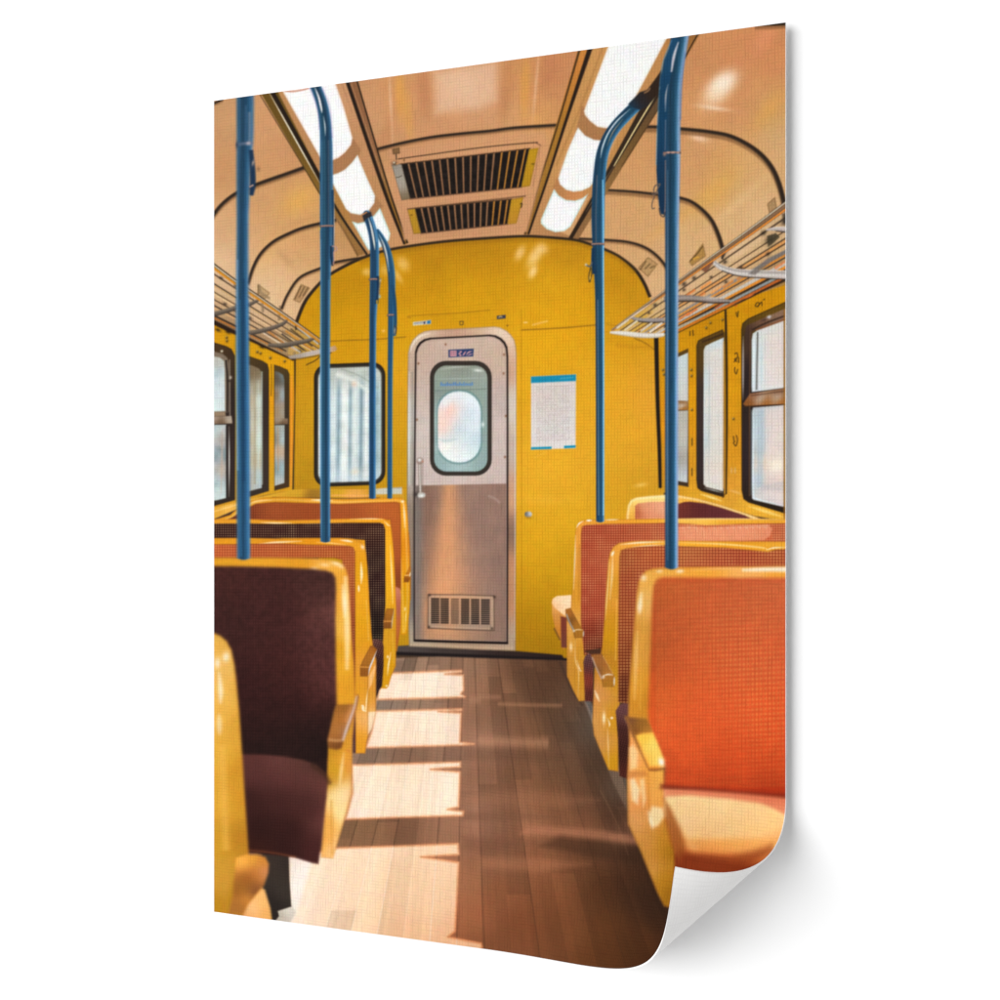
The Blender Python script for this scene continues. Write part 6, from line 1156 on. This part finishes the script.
PT = P.reshape(-1, 3) - BASE; INKV = LIN.reshape(-1, 3)
UVV = np.column_stack([Ug.ravel() , Vg.ravel()])
jj, ii = np.meshgrid(np.arange(NY), np.arange(NX), indexing='ij')
base = jj * (NX + 1) + ii
QUADS = np.stack([base, base + 1, base + NX + 2, base + NX + 1], -1)
objs = {}
counts = np.bincount(cell.ravel(), minlength=len(PARTS))
for k, (name, par, label) in enumerate(PARTS):
    if counts[k] == 0:
        continue
    # a detail without ink of its own parent left hangs on the sheet itself
    p = objs.get(par, poster) if par is not None else poster
    o = quad_mesh(name, QUADS[cell == k], PT, M_PRINT, INKV, UVV, p)
    if label:
        o['label'] = label
    objs[k] = o

# bare back and cut rim of the canvas
THICK = .0014
st = 4
ub = np.unique(np.append(np.arange(0, NX + 1, st), NX)); vb = np.unique(np.append(np.arange(0, NY + 1, st), NY))
Ub, Vb = np.meshgrid(u[ub], v[vb])
PB, _, _, _ = place(Ub, Vb, -THICK)
nb, mb = len(ub), len(vb)
jb, ib = np.meshgrid(np.arange(mb - 1), np.arange(nb - 1), indexing='ij')
b0 = jb * nb + ib
qb = np.stack([b0, b0 + nb, b0 + nb + 1, b0 + 1], -1).reshape(-1, 4)
ring_u = np.concatenate([u, np.full(NY, WIDE), u[::-1][1:], np.zeros(NY)])
ring_v = np.concatenate([np.zeros(NX + 1), v[1:], np.ones(NX), v[::-1][1:]])
R0, _, _, _ = place(ring_u, ring_v, 0.0); R1, _, _, _ = place(ring_u, ring_v, -THICK * 1.02)
nr = len(ring_u)
k0 = len(PB.reshape(-1, 3)); a0 = np.arange(nr - 1)
qr = np.stack([k0 + a0, k0 + nr + a0, k0 + nr + a0 + 1, k0 + a0 + 1], -1)
allp = np.vstack([PB.reshape(-1, 3), R0, R1])
alluv = np.vstack([np.column_stack([Ub.ravel(), Vb.ravel()]), np.column_stack([ring_u, ring_v]), np.column_stack([ring_u, ring_v])])
quad_mesh('canvas_back', np.vstack([qb, qr]), allp - BASE, M_BACK, None, alluv, poster, True)

# the wall behind, parallel to the sheet
GAP = .013
wu = np.array([-4, 4.5, 4.5, -4.]); wv = np.array([-3.5, -3.5, 4.5, 4.5])
WP = ORG + wu[:, None] * UDIR + (wv - .5)[:, None] * ZDIR - GAP * NDIR
wall = quad_mesh('wall', np.array([[0, 1, 2, 3]]), WP, M_WALL, smooth=False)
wall['kind'] = 'structure'; wall['label'] = 'plain white wall behind the hanging print'

FILL_W = 36.0
KEY_W, AMB = 580.0, .33
# ------------------------------------------------------------------ camera and light
cam_d = bpy.data.cameras.new('camera'); cam = bpy.data.objects.new('camera', cam_d); COL.objects.link(cam)
cam_d.sensor_fit = 'HORIZONTAL'; cam_d.sensor_width = 36; cam_d.lens = 36 * FOC / 1000
cam_d.shift_y = (HORIZON - 500) / 1000
cam_d.clip_start = .05; cam_d.clip_end = 60
cam.rotation_euler = (math.pi / 2, 0, 0)
scene.camera = cam

centre = ORG + UDIR * WIDE / 2
def area(name, pos, size, power, size_y=None):
    d = bpy.data.lights.new(name, 'AREA'); d.energy = power; d.size = size
    if size_y:
        d.shape = 'RECTANGLE'; d.size_y = size_y
    o = bpy.data.objects.new(name, d); COL.objects.link(o); o.location = pos
    from mathutils import Vector
    o.rotation_euler = (Vector(centre) - Vector(pos)).to_track_quat('-Z', 'Y').to_euler()
    return o
KEY_DIR = NDIR * math.cos(math.radians(38)) - UDIR * math.sin(math.radians(38))
area('softbox', tuple(centre + KEY_DIR * 6.0 + ZDIR * .5), 7.6, KEY_W, 5.5)
area('rim_fill', tuple(centre + NDIR * 3.2 + UDIR * 3.4 - ZDIR * 2.2), 1.6, FILL_W, 1.6)  # unseen fill lamp, added to brighten the rim of the curl
w = bpy.data.worlds.new('World'); scene.world = w; w.use_nodes = True
bg = w.node_tree.nodes['Background']; bg.inputs['Color'].default_value = (1, 1, 1, 1); bg.inputs['Strength'].default_value = AMB
vs = scene.view_settings
vs.view_transform = 'Standard'; vs.look = 'None'; vs.exposure = 0; vs.gamma = 1; vs.use_curve_mapping = False
